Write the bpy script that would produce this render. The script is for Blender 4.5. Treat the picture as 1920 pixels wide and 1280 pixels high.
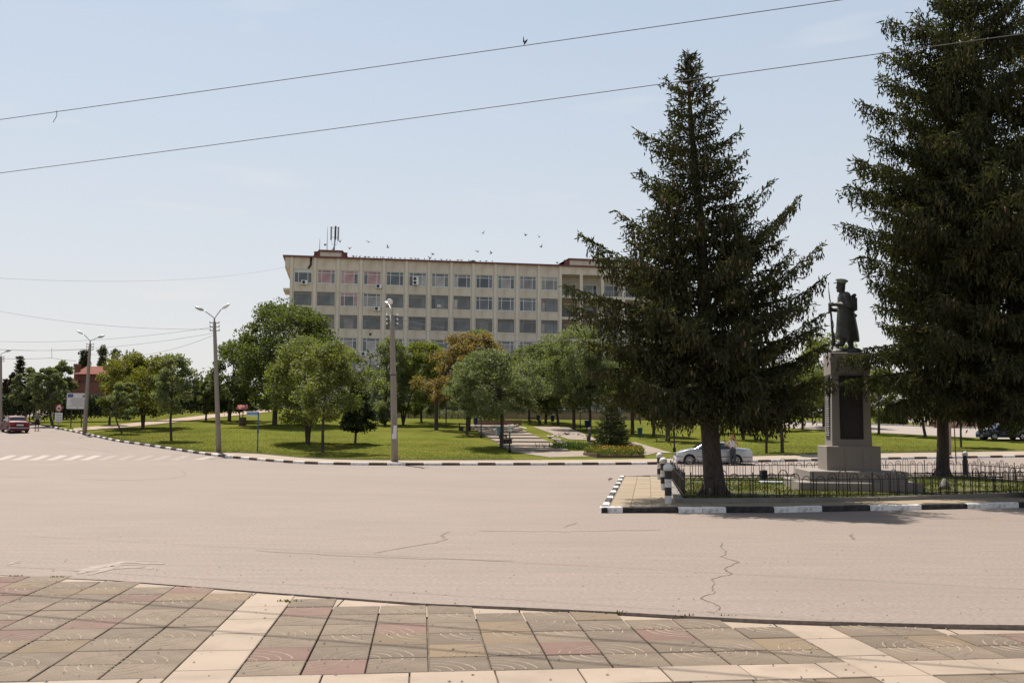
import bpy, bmesh, math, random
import numpy as np
from mathutils import Vector, Matrix

SC = bpy.context.scene
for _o in list(bpy.data.objects):
    bpy.data.objects.remove(_o)
R = math.radians

# ------------------------------------------------------------------ camera
CAMH, FPX = 1.9, 1850.0
PITCH, ROLL = math.atan(169.0 / FPX), 0.007
_F = np.array([0, math.cos(PITCH), math.sin(PITCH)])
_U0 = np.array([0, -math.sin(PITCH), math.cos(PITCH)])
_R0 = np.array([1.0, 0, 0])
_U = _U0 * math.cos(ROLL) - _R0 * math.sin(ROLL)
_RT = _R0 * math.cos(ROLL) + _U0 * math.sin(ROLL)
cam_d = bpy.data.cameras.new("camera")
cam_d.sensor_width = 36.0
cam_d.lens = FPX / 1920 * 36.0
cam_d.clip_start, cam_d.clip_end = 0.1, 6000
cam = bpy.data.objects.new("camera", cam_d)
SC.collection.objects.link(cam)
cam.matrix_world = Matrix(((_RT[0], _U[0], -_F[0], 0), (_RT[1], _U[1], -_F[1], 0), (_RT[2], _U[2], -_F[2], CAMH), (0, 0, 0, 1)))
SC.camera = cam

# ------------------------------------------------------------------ light
SUN_EL, SUN_AZ = 62.0, -29.0           # azimuth from +Y, negative = towards -X
_se, _sa = R(SUN_EL), R(SUN_AZ)
SUN_DIR = Vector((math.sin(_sa) * math.cos(_se), math.cos(_sa) * math.cos(_se), math.sin(_se)))
sun_d = bpy.data.lights.new("sun", 'SUN')
sun_d.energy, sun_d.angle, sun_d.color = 5.0, R(0.55), (1.0, 0.93, 0.84)
sun = bpy.data.objects.new("sun", sun_d)
SC.collection.objects.link(sun)
sun.rotation_euler = SUN_DIR.to_track_quat('Z', 'Y').to_euler()
sun.location = (0, 0, 60)

W = bpy.data.worlds.new("World")
SC.world = W
W.use_nodes = True
nt = W.node_tree
nt.nodes.clear()
_out = nt.nodes.new("ShaderNodeOutputWorld")
_bg = nt.nodes.new("ShaderNodeBackground")
_sky = nt.nodes.new("ShaderNodeTexSky")
_sky.sky_type = 'NISHITA'
_sky.sun_disc = False
_sky.sun_elevation, _sky.sun_rotation = _se, _sa
_sky.air_density, _sky.dust_density, _sky.ozone_density = 1.0, 1.2, 1.6
_bg.inputs[1].default_value = 0.077
_geo = nt.nodes.new("ShaderNodeTexCoord")
_sep = nt.nodes.new("ShaderNodeSeparateXYZ")
nt.links.new(_geo.outputs["Generated"], _sep.inputs[0])
# whitish summer haze that thins with height, and thin cirrus low in the west
_rmp = nt.nodes.new("ShaderNodeMapRange")
_rmp.inputs[1].default_value, _rmp.inputs[2].default_value = 0.0, 0.75
_rmp.inputs[3].default_value, _rmp.inputs[4].default_value = 0.90, 0.30
nt.links.new(_sep.outputs[2], _rmp.inputs[0])
_mp = nt.nodes.new("ShaderNodeMapping")
_mp.inputs["Scale"].default_value = (2.2, 2.2, 13.0)
_mp.inputs["Location"].default_value = (3.1, 0.4, 0.2)
nt.links.new(_geo.outputs["Generated"], _mp.inputs[0])
_ns = nt.nodes.new("ShaderNodeTexNoise")
_ns.inputs["Scale"].default_value = 1.3
_ns.inputs["Detail"].default_value = 5
nt.links.new(_mp.outputs[0], _ns.inputs[0])
_cr = nt.nodes.new("ShaderNodeMapRange")
_cr.inputs[1].default_value, _cr.inputs[2].default_value = 0.57, 0.76
_cr.inputs[3].default_value, _cr.inputs[4].default_value = 0.0, 0.26
nt.links.new(_ns.outputs[0], _cr.inputs[0])
_add = nt.nodes.new("ShaderNodeMath")
_add.operation = 'ADD'
_add.use_clamp = True
nt.links.new(_rmp.outputs[0], _add.inputs[0])
nt.links.new(_cr.outputs[0], _add.inputs[1])
_mix = nt.nodes.new("ShaderNodeMix")
_mix.data_type = 'RGBA'
nt.links.new(_add.outputs[0], _mix.inputs[0])
nt.links.new(_sky.outputs[0], _mix.inputs[6])
_hz = nt.nodes.new("ShaderNodeMapRange")
_hz.inputs[1].default_value, _hz.inputs[2].default_value = 0.05, 0.40
nt.links.new(_sep.outputs[2], _hz.inputs[0])
_hm = nt.nodes.new("ShaderNodeMix")
_hm.data_type = 'RGBA'
_hm.inputs[6].default_value = (6.5, 6.3, 6.2, 1)
_hm.inputs[7].default_value = (5.5, 6.15, 6.6, 1)
nt.links.new(_hz.outputs[0], _hm.inputs[0])
nt.links.new(_hm.outputs[2], _mix.inputs[7])
_cm = nt.nodes.new("ShaderNodeMix")
_cm.data_type = 'RGBA'
_cm.inputs[7].default_value = (7.3, 7.05, 6.9, 1)
nt.links.new(_cr.outputs[0], _cm.inputs[0])
nt.links.new(_mix.outputs[2], _cm.inputs[6])
nt.links.new(_cm.outputs[2], _bg.inputs[0])
nt.links.new(_bg.outputs[0], _out.inputs[0])

SC.view_settings.view_transform = 'Standard'
SC.view_settings.look = 'None'
SC.view_settings.gamma = 1
SC.view_settings.use_curve_mapping = False
SC.view_settings.exposure = 0.68
SC.cycles.max_bounces = 8
SC.cycles.transparent_max_bounces = 8

# ------------------------------------------------------------------ terrain and pixel rays
def terr(x, y):
    u = np.asarray(y, float) - 60.0
    z = 0.028 * (u + np.sqrt(u * u + 36.0)) - 0.05
    return np.clip(z, 0.0, 5.2)

def tz(x, y):
    return float(terr(x, y))

def ray(px, py):
    d = _F * FPX + _RT * (px - 960) + _U * (640 - py)
    return d / d[1]

def P(px, py, Y):
    d = ray(px, py)
    return Vector((d[0] * Y, Y, CAMH + d[2] * Y))

_YS = np.arange(4.0, 240.0, 0.04)
def G(px, py, off=0.0):
    d = ray(px, py)
    z = CAMH + d[2] * _YS
    k = np.nonzero(z <= terr(0, _YS) + off)[0]
    Y = float(_YS[k[0]]) if len(k) else 240.0
    return Vector((d[0] * Y, Y, tz(0, Y) + off))

def Hh(px, py, h):
    "point of the pixel ray on the level z = h"
    d = ray(px, py)
    Y = (h - CAMH) / d[2]
    return Vector((d[0] * Y, Y, h))

# ------------------------------------------------------------------ object helpers
COL = SC.collection
def tag(o, label=None, cat=None, group=None, kind=None):
    if label: o["label"] = label
    if cat: o["category"] = cat
    if group: o["group"] = group
    if kind: o["kind"] = kind
    return o

def thing(name, label, cat, loc=(0, 0, 0), rz=0.0, group=None):
    o = bpy.data.objects.new(name, None)
    COL.objects.link(o)
    o.empty_display_size = 0.2
    o.location = loc
    o.rotation_euler = (0, 0, rz)
    return tag(o, label, cat, group)

def link_mesh(name, me, parent=None, loc=None, rot=None):
    o = bpy.data.objects.new(name, me)
    COL.objects.link(o)
    if parent is not None: o.parent = parent
    if loc is not None: o.location = loc
    if rot is not None: o.rotation_euler = rot
    return o

def copy_tree(o, parent=None):
    c = o.copy()
    COL.objects.link(c)
    c.parent = parent
    for ch in list(o.children):
        copy_tree(ch, c)
    return c

def mesh_np(name, V, F, mats, smooth=False, mi=None):
    V = np.asarray(V, np.float32); F = np.asarray(F, np.int32)
    n, k = F.shape
    me = bpy.data.meshes.new(name)
    me.vertices.add(len(V)); me.vertices.foreach_set("co", V.ravel())
    me.loops.add(n * k); me.loops.foreach_set("vertex_index", F.ravel())
    me.polygons.add(n)
    me.polygons.foreach_set("loop_start", np.arange(0, n * k, k, dtype=np.int32))
    me.polygons.foreach_set("loop_total", np.full(n, k, np.int32))
    me.polygons.foreach_set("use_smooth", np.full(n, bool(smooth)))
    for m in (mats if isinstance(mats, (list, tuple)) else [mats]): me.materials.append(m)
    if mi is not None: me.polygons.foreach_set("material_index", np.asarray(mi, np.int32))
    me.update()
    return me

class MB:
    def __init__(s):
        s.v, s.f, s.m, s.sm = [], [], [], []
    def add(s, vs, fs, mat=0, smooth=False):
        b = len(s.v)
        s.v += [tuple(v) for v in vs]
        for f in fs:
            s.f.append(tuple(b + i for i in f)); s.m.append(mat); s.sm.append(smooth)
        return s
    def box(s, x0, x1, y0, y1, z0, z1, mat=0, M=None):
        vs = [Vector(p) for p in ((x0,y0,z0),(x1,y0,z0),(x1,y1,z0),(x0,y1,z0),(x0,y0,z1),(x1,y0,z1),(x1,y1,z1),(x0,y1,z1))]
        if M is not None: vs = [M @ v for v in vs]
        return s.add(vs, ((3,2,1,0),(4,5,6,7),(0,1,5,4),(1,2,6,5),(2,3,7,6),(3,0,4,7)), mat)
    def bevbox(s, x0, x1, y0, y1, z0, z1, b, mat=0):
        "box with a chamfered top"
        vs = [(x0,y0,z0),(x1,y0,z0),(x1,y1,z0),(x0,y1,z0),(x0,y0,z1-b),(x1,y0,z1-b),(x1,y1,z1-b),(x0,y1,z1-b),
              (x0+b,y0+b,z1),(x1-b,y0+b,z1),(x1-b,y1-b,z1),(x0+b,y1-b,z1)]
        return s.add(vs, ((3,2,1,0),(0,1,5,4),(1,2,6,5),(2,3,7,6),(3,0,4,7),(4,5,9,8),(5,6,10,9),(6,7,11,10),(7,4,8,11),(8,9,10,11)), mat)
    def tube(s, pts, rad, n=8, mat=0, smooth=True, caps=True, fy=1.0):
        pts = [Vector(p) for p in pts]
        if not isinstance(rad, (list, tuple)): rad = [rad] * len(pts)
        vs, fs = [], []
        up = None
        for i, p in enumerate(pts):
            t = (pts[min(i+1, len(pts)-1)] - pts[max(i-1, 0)])
            if t.length < 1e-9: t = Vector((0, 0, 1))
            t.normalize()
            if up is None:
                up = Vector((1, 0, 0)) if abs(t.x) < 0.9 else Vector((0, 1, 0))
            a = (up - t * up.dot(t))
            if a.length < 1e-6: a = Vector((0, 1, 0))
            a.normalize(); b = t.cross(a); up = a
            for k in range(n):
                an = 2 * math.pi * k / n
                vs.append(p + a * (math.cos(an) * rad[i]) + b * (math.sin(an) * rad[i] * fy))
        for i in range(len(pts) - 1):
            for k in range(n):
                k2 = (k + 1) % n
                fs.append((i*n+k, i*n+k2, (i+1)*n+k2, (i+1)*n+k))
        if caps:
            fs.append(tuple(range(n-1, -1, -1))); fs.append(tuple(range((len(pts)-1)*n, len(pts)*n)))
        return s.add(vs, fs, mat, smooth)
    def lathe(s, prof, n=16, mat=0, M=None, smooth=True):
        vs, fs = [], []
        for r, z in prof:
            for k in range(n):
                an = 2 * math.pi * k / n
                v = Vector((r * math.cos(an), r * math.sin(an), z))
                vs.append(M @ v if M is not None else v)
        for i in range(len(prof) - 1):
            for k in range(n):
                k2 = (k + 1) % n
                fs.append((i*n+k, i*n+k2, (i+1)*n+k2, (i+1)*n+k))
        fs.append(tuple(range(n-1, -1, -1))); fs.append(tuple(range((len(prof)-1)*n, len(prof)*n)))
        return s.add(vs, fs, mat, smooth)
    def ball(s, c, r, mat=0, n=10, sc=(1, 1, 1), M=None):
        vs, fs = [], []
        h = max(4, n // 2 + 1)
        for i in range(h + 1):
            ph = math.pi * i / h
            for k in range(n):
                an = 2 * math.pi * k / n
                v = Vector((math.sin(ph)*math.cos(an)*sc[0]*r, math.sin(ph)*math.sin(an)*sc[1]*r, -math.cos(ph)*sc[2]*r))
                if M is not None: v = M @ v
                vs.append(v + Vector(c))
        for i in range(h):
            for k in range(n):
                k2 = (k + 1) % n
                fs.append((i*n+k, i*n+k2, (i+1)*n+k2, (i+1)*n+k))
        return s.add(vs, fs, mat, True)
    def capsule(s, p0, p1, r0, r1, n=10, mat=0, fy=1.0):
        p0, p1 = Vector(p0), Vector(p1)
        d = (p1 - p0)
        if d.length < 1e-6: d = Vector((0, 0, 1e-3))
        d.normalize()
        return s.tube([p0 - d*r0*.92, p0 - d*r0*.6, p0, p1, p1 + d*r1*.6, p1 + d*r1*.92], [r0*.3, r0*.8, r0, r1, r1*.8, r1*.3], n, mat, True, True, fy)
    def prism(s, poly, z0, z1, mat=0, M=None, smooth=False):
        n = len(poly)
        vs = [Vector((x, y, z0)) for x, y in poly] + [Vector((x, y, z1)) for x, y in poly]
        if M is not None: vs = [M @ v for v in vs]
        fs = [tuple(range(n-1, -1, -1)), tuple(range(n, 2*n))] + [(i, (i+1) % n, n+(i+1) % n, n+i) for i in range(n)]
        return s.add(vs, fs, mat, smooth)
    def mesh(s, name, mats):
        me = bpy.data.meshes.new(name)
        me.from_pydata(s.v, [], s.f)
        for m in (mats if isinstance(mats, (list, tuple)) else [mats]): me.materials.append(m)
        me.polygons.foreach_set("material_index", np.array(s.m, np.int32))
        me.polygons.foreach_set("use_smooth", np.array(s.sm, bool))
        me.update()
        return me
    def build(s, name, mats, parent=None, loc=None, rot=None):
        return link_mesh(name, s.mesh(name, mats), parent, loc, rot)

def remeshed(name, mb, voxel, mats, parent=None, smooth_it=2):
    "fuse overlapping volumes into one continuous skin"
    o = bpy.data.objects.new("tmp", mb.mesh("tmp", mats))
    COL.objects.link(o)
    m = o.modifiers.new("r", 'REMESH'); m.mode = 'VOXEL'; m.voxel_size = voxel; m.use_smooth_shade = True
    if smooth_it:
        s = o.modifiers.new("s", 'SMOOTH'); s.iterations = smooth_it; s.factor = 0.5
    dg = bpy.context.evaluated_depsgraph_get()
    me = bpy.data.meshes.new_from_object(o.evaluated_get(dg))
    bpy.data.objects.remove(o)
    me.name = name
    return link_mesh(name, me, parent)

# ------------------------------------------------------------------ materials
def _n(t, typ, **kw):
    n = t.nodes.new(typ)
    for k, v in kw.items(): setattr(n, k, v)
    return n

def mat(name, col, rough=0.8, var=0.12, scale=3.0, fine=0.0, fscale=60.0, bump=0.0, bscale=80.0, metal=0.0, spec=0.4, rnd=0.0, stain=0.0, sscale=0.7, scol=(0.1, 0.08, 0.06), coat=0.0, stretch=(1, 1, 1), mid=0.0, mscale=3.0, mstretch=(1, 1, 1)):
    m = bpy.data.materials.new(name); m.use_nodes = True
    t = m.node_tree; b = t.nodes["Principled BSDF"]
    b.inputs["Roughness"].default_value = rough
    b.inputs["Metallic"].default_value = metal
    b.inputs["Specular IOR Level"].default_value = spec
    if coat: b.inputs["Coat Weight"].default_value = coat; b.inputs["Coat Roughness"].default_value = 0.05
    tc = _n(t, "ShaderNodeTexCoord"); mp = _n(t, "ShaderNodeMapping"); mp.inputs["Scale"].default_value = stretch
    t.links.new(tc.outputs["Object"], mp.inputs[0])
    def noise(sc, det=5):
        x = _n(t, "ShaderNodeTexNoise"); x.inputs["Scale"].default_value = sc; x.inputs["Detail"].default_value = det
        t.links.new(mp.outputs[0], x.inputs[0]); return x.outputs[0]
    def mr(src, a, b_, lo=0.3, hi=0.7):
        x = _n(t, "ShaderNodeMapRange"); x.inputs[1].default_value, x.inputs[2].default_value = lo, hi
        x.inputs[3].default_value, x.inputs[4].default_value = a, b_
        t.links.new(src, x.inputs[0]); return x.outputs[0]
    def mul(a, b_):
        x = _n(t, "ShaderNodeMath", operation='MULTIPLY'); t.links.new(a, x.inputs[0]); t.links.new(b_, x.inputs[1]); return x.outputs[0]
    val = mr(noise(scale), 1 - var, 1 + var)
    if fine: val = mul(val, mr(noise(fscale, 3), 1 - fine, 1 + fine))
    if mid:
        mp2 = _n(t, "ShaderNodeMapping"); mp2.inputs["Scale"].default_value = mstretch; t.links.new(tc.outputs["Object"], mp2.inputs[0])
        nz = _n(t, "ShaderNodeTexNoise"); nz.inputs["Scale"].default_value = mscale; nz.inputs["Detail"].default_value = 6; t.links.new(mp2.outputs[0], nz.inputs[0])
        val = mul(val, mr(nz.outputs[0], 1 - mid, 1 + mid))
    if rnd:
        oi = _n(t, "ShaderNodeObjectInfo"); val = mul(val, mr(oi.outputs["Random"], 1 - rnd, 1 + rnd, 0, 1))
    vm = _n(t, "ShaderNodeVectorMath", operation='SCALE'); vm.inputs[0].default_value = col[:3]; t.links.new(val, vm.inputs[3])
    c = vm.outputs[0]
    if stain:
        mx = _n(t, "ShaderNodeMix", data_type='RGBA'); t.links.new(mr(noise(sscale, 7), 0, stain, 0.5, 0.72), mx.inputs[0])
        t.links.new(c, mx.inputs[6]); mx.inputs[7].default_value = (*scol, 1); c = mx.outputs[2]
    t.links.new(c, b.inputs["Base Color"])
    if bump:
        bp = _n(t, "ShaderNodeBump"); bp.inputs["Strength"].default_value = bump; bp.inputs["Distance"].default_value = 0.02
        t.links.new(noise(bscale, 4), bp.inputs["Height"]); t.links.new(bp.outputs[0], b.inputs["Normal"])
    return m

def leaf_mat(name, c1, c2, trans=0.35, clump=1.2, rough=0.6, c3=None):
    "leaf colours differ leaf by leaf and clump by clump; thin leaves let light through"
    m = bpy.data.materials.new(name); m.use_nodes = True
    t = m.node_tree; t.nodes.clear()
    out = _n(t, "ShaderNodeOutputMaterial"); b = _n(t, "ShaderNodeBsdfPrincipled"); tr = _n(t, "ShaderNodeBsdfTranslucent"); mx = _n(t, "ShaderNodeMixShader")
    b.inputs["Roughness"].default_value = rough; b.inputs["Specular IOR Level"].default_value = 0.35
    g = _n(t, "ShaderNodeNewGeometry"); tc = _n(t, "ShaderNodeTexCoord"); ns = _n(t, "ShaderNodeTexNoise")
    ns.inputs["Scale"].default_value = clump; ns.inputs["Detail"].default_value = 3
    t.links.new(tc.outputs["Object"], ns.inputs[0])
    a = _n(t, "ShaderNodeMath", operation='MULTIPLY_ADD'); a.inputs[1].default_value = 1.6; a.inputs[2].default_value = -0.55
    t.links.new(ns.outputs[0], a.inputs[0])
    ad = _n(t, "ShaderNodeMath", operation='MULTIPLY_ADD', use_clamp=True); ad.inputs[1].default_value = 0.5
    t.links.new(g.outputs["Random Per Island"], ad.inputs[0]); t.links.new(a.outputs[0], ad.inputs[2])
    r = _n(t, "ShaderNodeValToRGB"); e = r.color_ramp.elements
    e[0].color, e[1].color = (*c1, 1), (*c2, 1)
    if c3:
        e[1].position = 0.8; x = e.new(1.0); x.color = (*c3, 1)
    t.links.new(ad.outputs[0], r.inputs[0])
    t.links.new(r.outputs[0], b.inputs["Base Color"])
    sc = _n(t, "ShaderNodeVectorMath", operation='MULTIPLY'); sc.inputs[1].default_value = (1.5, 1.6, 0.7)
    t.links.new(r.outputs[0], sc.inputs[0]); t.links.new(sc.outputs[0], tr.inputs[0])
    mx.inputs[0].default_value = trans
    t.links.new(b.outputs[0], mx.inputs[1]); t.links.new(tr.outputs[0], mx.inputs[2]); t.links.new(mx.outputs[0], out.inputs[0])
    return m

M = {}
M['road'] = mat("road_asphalt", (0.197, 0.157, 0.13), 0.85, 0.04, 0.15, 0.24, 38, 0.4, 70, stain=0.5, sscale=0.45, scol=(0.172, 0.137, 0.113), stretch=(0.45, 1, 1), mid=0.075, mscale=5.0, mstretch=(0.12, 1, 1))
M['asphalt2'] = mat("back_road_asphalt", (0.25, 0.21, 0.18), 0.9, 0.08, 0.4, 0.06, 30)
M['hairline'] = mat("hairline_crack", (0.145, 0.113, 0.092), 0.95, 0.2, 3)
M['crack'] = mat("crack", (0.115, 0.088, 0.07), 0.95, 0.2, 3)
M['patch'] = mat("tar_stain", (0.176, 0.14, 0.115), 0.9, 0.1, 2)
M['roadpaint'] = mat("worn_road_paint", (0.30, 0.26, 0.23), 0.8, 0.15, 4, stain=0.85, sscale=3, scol=(0.22, 0.18, 0.15))
M['fadedpaint'] = mat("faded_road_paint", (0.225, 0.185, 0.16), 0.8, 0.1, 4, stain=0.9, sscale=2.5, scol=(0.197, 0.157, 0.13))
M['scuff'] = mat("chalk_scuff", (0.255, 0.212, 0.182), 0.9, 0.1, 4, stain=0.9, sscale=6, scol=(0.197, 0.157, 0.13))
M['kwhite'] = mat("kerb_white", (0.70, 0.68, 0.66), 0.8, 0.08, 3, 0.08, 30, rnd=0.14, stain=0.8, sscale=9, scol=(0.26, 0.23, 0.21), bump=0.2, bscale=50)
M['kdark'] = mat("kerb_dark", (0.085, 0.055, 0.05), 0.85, 0.2, 3, 0.15, 30, rnd=0.22, stain=0.4, sscale=5, scol=(0.20, 0.16, 0.14), bump=0.2, bscale=50)
M['kblack'] = mat("kerb_black", (0.022, 0.02, 0.02), 0.8, 0.2, 3, 0.15, 30, rnd=0.2, stain=0.35, sscale=6, scol=(0.10, 0.085, 0.08), bump=0.2, bscale=50)
M['walk'] = mat("sidewalk", (0.27, 0.215, 0.16), 0.9, 0.10, 1.0, 0.08, 25, stain=0.3, sscale=0.8, scol=(0.2, 0.16, 0.125))
M['paver'] = mat("island_paver", (0.245, 0.19, 0.125), 0.9, 0.08, 1.5, 0.08, 50, rnd=0.10, stain=0.3, sscale=1.3, scol=(0.18, 0.14, 0.1), bump=0.15, bscale=60)
M['joint'] = mat("joint_dirt", (0.13, 0.10, 0.074), 0.95, 0.3, 6)
M['soilbase'] = mat("sandy_bed", (0.20, 0.165, 0.13), 0.95, 0.25, 2.0, 0.15, 40)
M['concrete'] = mat("old_concrete", (0.19, 0.17, 0.15), 0.9, 0.12, 1.5, 0.10, 40, stain=0.4, sscale=1.2, scol=(0.1, 0.085, 0.07), bump=0.2, bscale=40)
M['pole'] = mat("pole_concrete", (0.25, 0.21, 0.18), 0.9, 0.12, 2.0, 0.10, 30, stain=0.4, sscale=2, scol=(0.12, 0.10, 0.09), stretch=(1, 1, 0.3), bump=0.15, bscale=40)
M['wall'] = mat("facade_concrete", (0.63, 0.555, 0.455), 0.9, 0.08, 0.25, 0.08, 8, stain=0.7, sscale=1.1, scol=(0.47, 0.375, 0.28), rnd=0.05, stretch=(1, 1, 0.28))
M['pil'] = mat("pilaster_concrete", (0.66, 0.59, 0.495), 0.9, 0.06, 0.4, 0.05, 9, stain=0.5, sscale=0.8, scol=(0.46, 0.38, 0.30), stretch=(1, 1, 0.3))
M['roofred'] = mat("roof_sheet", (0.17, 0.055, 0.05), 0.6, 0.12, 1.0)
M['whitepvc'] = mat("white_pvc", (0.62, 0.64, 0.66), 0.5, 0.04, 2)
M['oldframe'] = mat("old_frame", (0.24, 0.19, 0.15), 0.7, 0.15, 2, rnd=0.3)
def glass(name, col, rough=0.06, spec=0.6):
    return mat(name, col, rough, 0.25, 0.9, spec=spec, rnd=0.45)
M['glass'] = glass("window_glass", (0.10, 0.112, 0.115))
M['glasslight'] = glass("window_glass_curtain", (0.30, 0.275, 0.26))
M['glasspink'] = glass("window_glass_pink", (0.36, 0.20, 0.19))
M['paperwhite'] = mat("white_sheet", (0.58, 0.57, 0.56), 0.6, 0.05, 2)
M['metalgrey'] = mat("grey_metal", (0.30, 0.30, 0.30), 0.45, 0.08, 3, metal=0.6)
M['lampglass'] = mat("lamp_bowl", (0.72, 0.72, 0.72), 0.25, 0.04, 3)
M['darkmetal'] = mat("dark_metal", (0.03, 0.028, 0.027), 0.55, 0.15, 5)
M['iron'] = mat("black_iron", (0.012, 0.011, 0.011), 0.5, 0.2, 8)
M['white'] = mat("white_paint", (0.72, 0.71, 0.70), 0.6, 0.06, 4, 0.05, 30)
M['bandwhite'] = mat("worn_white_band", (0.55, 0.53, 0.51), 0.7, 0.08, 5, 0.08, 30, rnd=0.12, stain=0.7, sscale=9, scol=(0.27, 0.24, 0.22))
M['blackpaint'] = mat("black_paint", (0.02, 0.018, 0.02), 0.55, 0.15, 6)
M['ballwhite'] = mat("worn_white_ball", (0.55, 0.54, 0.53), 0.7, 0.10, 5, stain=0.5, sscale=8, scol=(0.28, 0.26, 0.25))
M['blue'] = mat("blue_paint", (0.025, 0.10, 0.22), 0.5, 0.12, 4)
M['skyblue'] = mat("light_blue_paint", (0.08, 0.22, 0.34), 0.5, 0.1, 4)
M['stone'] = mat("pedestal_stone", (0.22, 0.188, 0.163), 0.75, 0.07, 1.2, 0.08, 60, stain=0.35, sscale=1.4, scol=(0.14, 0.12, 0.105), stretch=(1, 1, 0.35))
M['plaque'] = mat("dark_plaque", (0.014, 0.011, 0.010), 0.75, 0.15, 3)
M['plaqueline'] = mat("plaque_letter", (0.032, 0.027, 0.025), 0.7, 0.1, 3)
M['plaquepale'] = mat("plaque_letter_pale", (0.4, 0.38, 0.36), 0.6, 0.1, 3)
M['bronze'] = mat("bronze", (0.055, 0.052, 0.045), 0.55, 0.25, 3, 0.2, 20, metal=0.25, stain=0.5, sscale=2.5, scol=(0.085, 0.105, 0.085))
M['verdigris'] = mat("verdigris", (0.24, 0.29, 0.235), 0.7, 0.15, 6)
M['rock'] = mat("pale_rock", (0.36, 0.30, 0.24), 0.9, 0.2, 2, 0.12, 20, rnd=0.3)
M['rockdark'] = mat("wet_rock", (0.09, 0.065, 0.055), 0.9, 0.2, 2, rnd=0.3)
M['bark'] = mat("bark", (0.062, 0.048, 0.038), 0.95, 0.3, 5, 0.3, 25, bump=0.7, bscale=14, stretch=(1, 1, 0.3))
M['sprucebark'] = mat("spruce_bark", (0.055, 0.041, 0.033), 0.95, 0.3, 4, 0.35, 22, bump=0.9, bscale=18, stretch=(1, 1, 0.35), stain=0.4, sscale=3, scol=(0.04, 0.035, 0.03))
M['brick'] = mat("house_brick", (0.15, 0.065, 0.05), 0.9, 0.15, 1.5, 0.12, 12)
M['brickpale'] = mat("orange_block", (0.36, 0.21, 0.13), 0.9, 0.15, 0.8, 0.1, 6, stain=0.4, sscale=0.8, scol=(0.25, 0.2, 0.14))
M['rooftile'] = mat("roof_tile", (0.28, 0.10, 0.065), 0.85, 0.15, 1.2, 0.1, 10, rnd=0.1)
M['wood'] = mat("old_wood", (0.13, 0.085, 0.055), 0.85, 0.2, 3, stretch=(1, 1, 0.2))
M['skin'] = mat("skin", (0.42, 0.24, 0.17), 0.6, 0.05, 6)
M['red'] = mat("red_paint", (0.35, 0.05, 0.05), 0.5, 0.1, 4)
M['carsilver'] = mat("silver_car_paint", (0.42, 0.44, 0.47), 0.32, 0.02, 2, metal=0.55, coat=0.6)
M['carred'] = mat("faded_red_car_paint", (0.10, 0.010, 0.017), 0.5, 0.08, 2, spec=0.25)
M['carblue'] = mat("dark_blue_car_paint", (0.012, 0.022, 0.055), 0.3, 0.05, 2, coat=0.5)
M['carglass'] = mat("car_glass", (0.02, 0.024, 0.026), 0.05, 0.05, 2, spec=0.7)
M['rubber'] = mat("rubber", (0.018, 0.017, 0.017), 0.8, 0.1, 8)
M['rim'] = mat("alloy", (0.48, 0.47, 0.45), 0.35, 0.05, 6, metal=0.7)
M['taillight'] = mat("tail_light", (0.33, 0.015, 0.012), 0.2, 0.05, 4)
M['headlight'] = mat("head_light", (0.45, 0.47, 0.5), 0.1, 0.08, 10, spec=0.8)
M['plate'] = mat("number_plate", (0.6, 0.6, 0.58), 0.5, 0.05, 8)
M['wire'] = mat("cable", (0.16, 0.14, 0.15), 0.6, 0.1, 4)
M['bird'] = mat("bird_feathers", (0.05, 0.048, 0.05), 0.8, 0.3, 8)
M['cone'] = mat("spruce_cone", (0.115, 0.075, 0.038), 0.85, 0.3, 4)
M['grass'] = leaf_mat("grass_blades", (0.062, 0.070, 0.009), (0.108, 0.110, 0.018), 0.25, 0.35)
M['lawn'] = mat("lawn_turf", (0.090, 0.099, 0.019), 1.0, 0.18, 0.16, 0.28, 9, stain=0.7, sscale=0.28, scol=(0.14, 0.117, 0.030), bump=0.5, bscale=16, spec=0.0, mid=0.16, mscale=1.6)
M['plotgrass'] = mat("plot_turf", (0.055, 0.062, 0.014), 0.95, 0.25, 0.5, 0.25, 12, stain=0.85, sscale=0.6, scol=(0.165, 0.12, 0.07), bump=0.5, bscale=18, spec=0.15)
M['spruce'] = leaf_mat("spruce_needles", (0.016, 0.020, 0.009), (0.066, 0.069, 0.024), 0.22, 1.9, 0.6, (0.19, 0.16, 0.052))
M['youngspruce'] = leaf_mat("young_spruce_needles", (0.036, 0.046, 0.02), (0.115, 0.12, 0.045), 0.15, 1.5)
M['leafdark'] = leaf_mat("leaf_dark_green", (0.042, 0.058, 0.016), (0.115, 0.132, 0.034), 0.38, 0.9)
M['leafmid'] = leaf_mat("leaf_mid_green", (0.060, 0.078, 0.022), (0.17, 0.18, 0.052), 0.40, 0.9)
M['leafbright'] = leaf_mat("leaf_bright_green", (0.072, 0.095, 0.02), (0.185, 0.19, 0.046), 0.42, 0.9)
M['leafsilver'] = leaf_mat("leaf_silver_green", (0.060, 0.078, 0.034), (0.19, 0.205, 0.10), 0.36, 1.0)
M['leafwillow'] = leaf_mat("leaf_willow", (0.074, 0.094, 0.042), (0.19, 0.205, 0.10), 0.40, 0.8)
M['leafyellow'] = leaf_mat("leaf_yellow_green", (0.085, 0.10, 0.015), (0.19, 0.17, 0.03), 0.35, 0.9)
M['leaforange'] = leaf_mat("leaf_orange", (0.095, 0.076, 0.026), (0.26, 0.175, 0.068), 0.4, 1.2)
M['leafpurple'] = leaf_mat("leaf_purple", (0.03, 0.017, 0.015), (0.065, 0.035, 0.03), 0.2, 1.0)
M['leafblack'] = leaf_mat("leaf_hedge", (0.018, 0.03, 0.008), (0.04, 0.058, 0.014), 0.2, 0.8)
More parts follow.
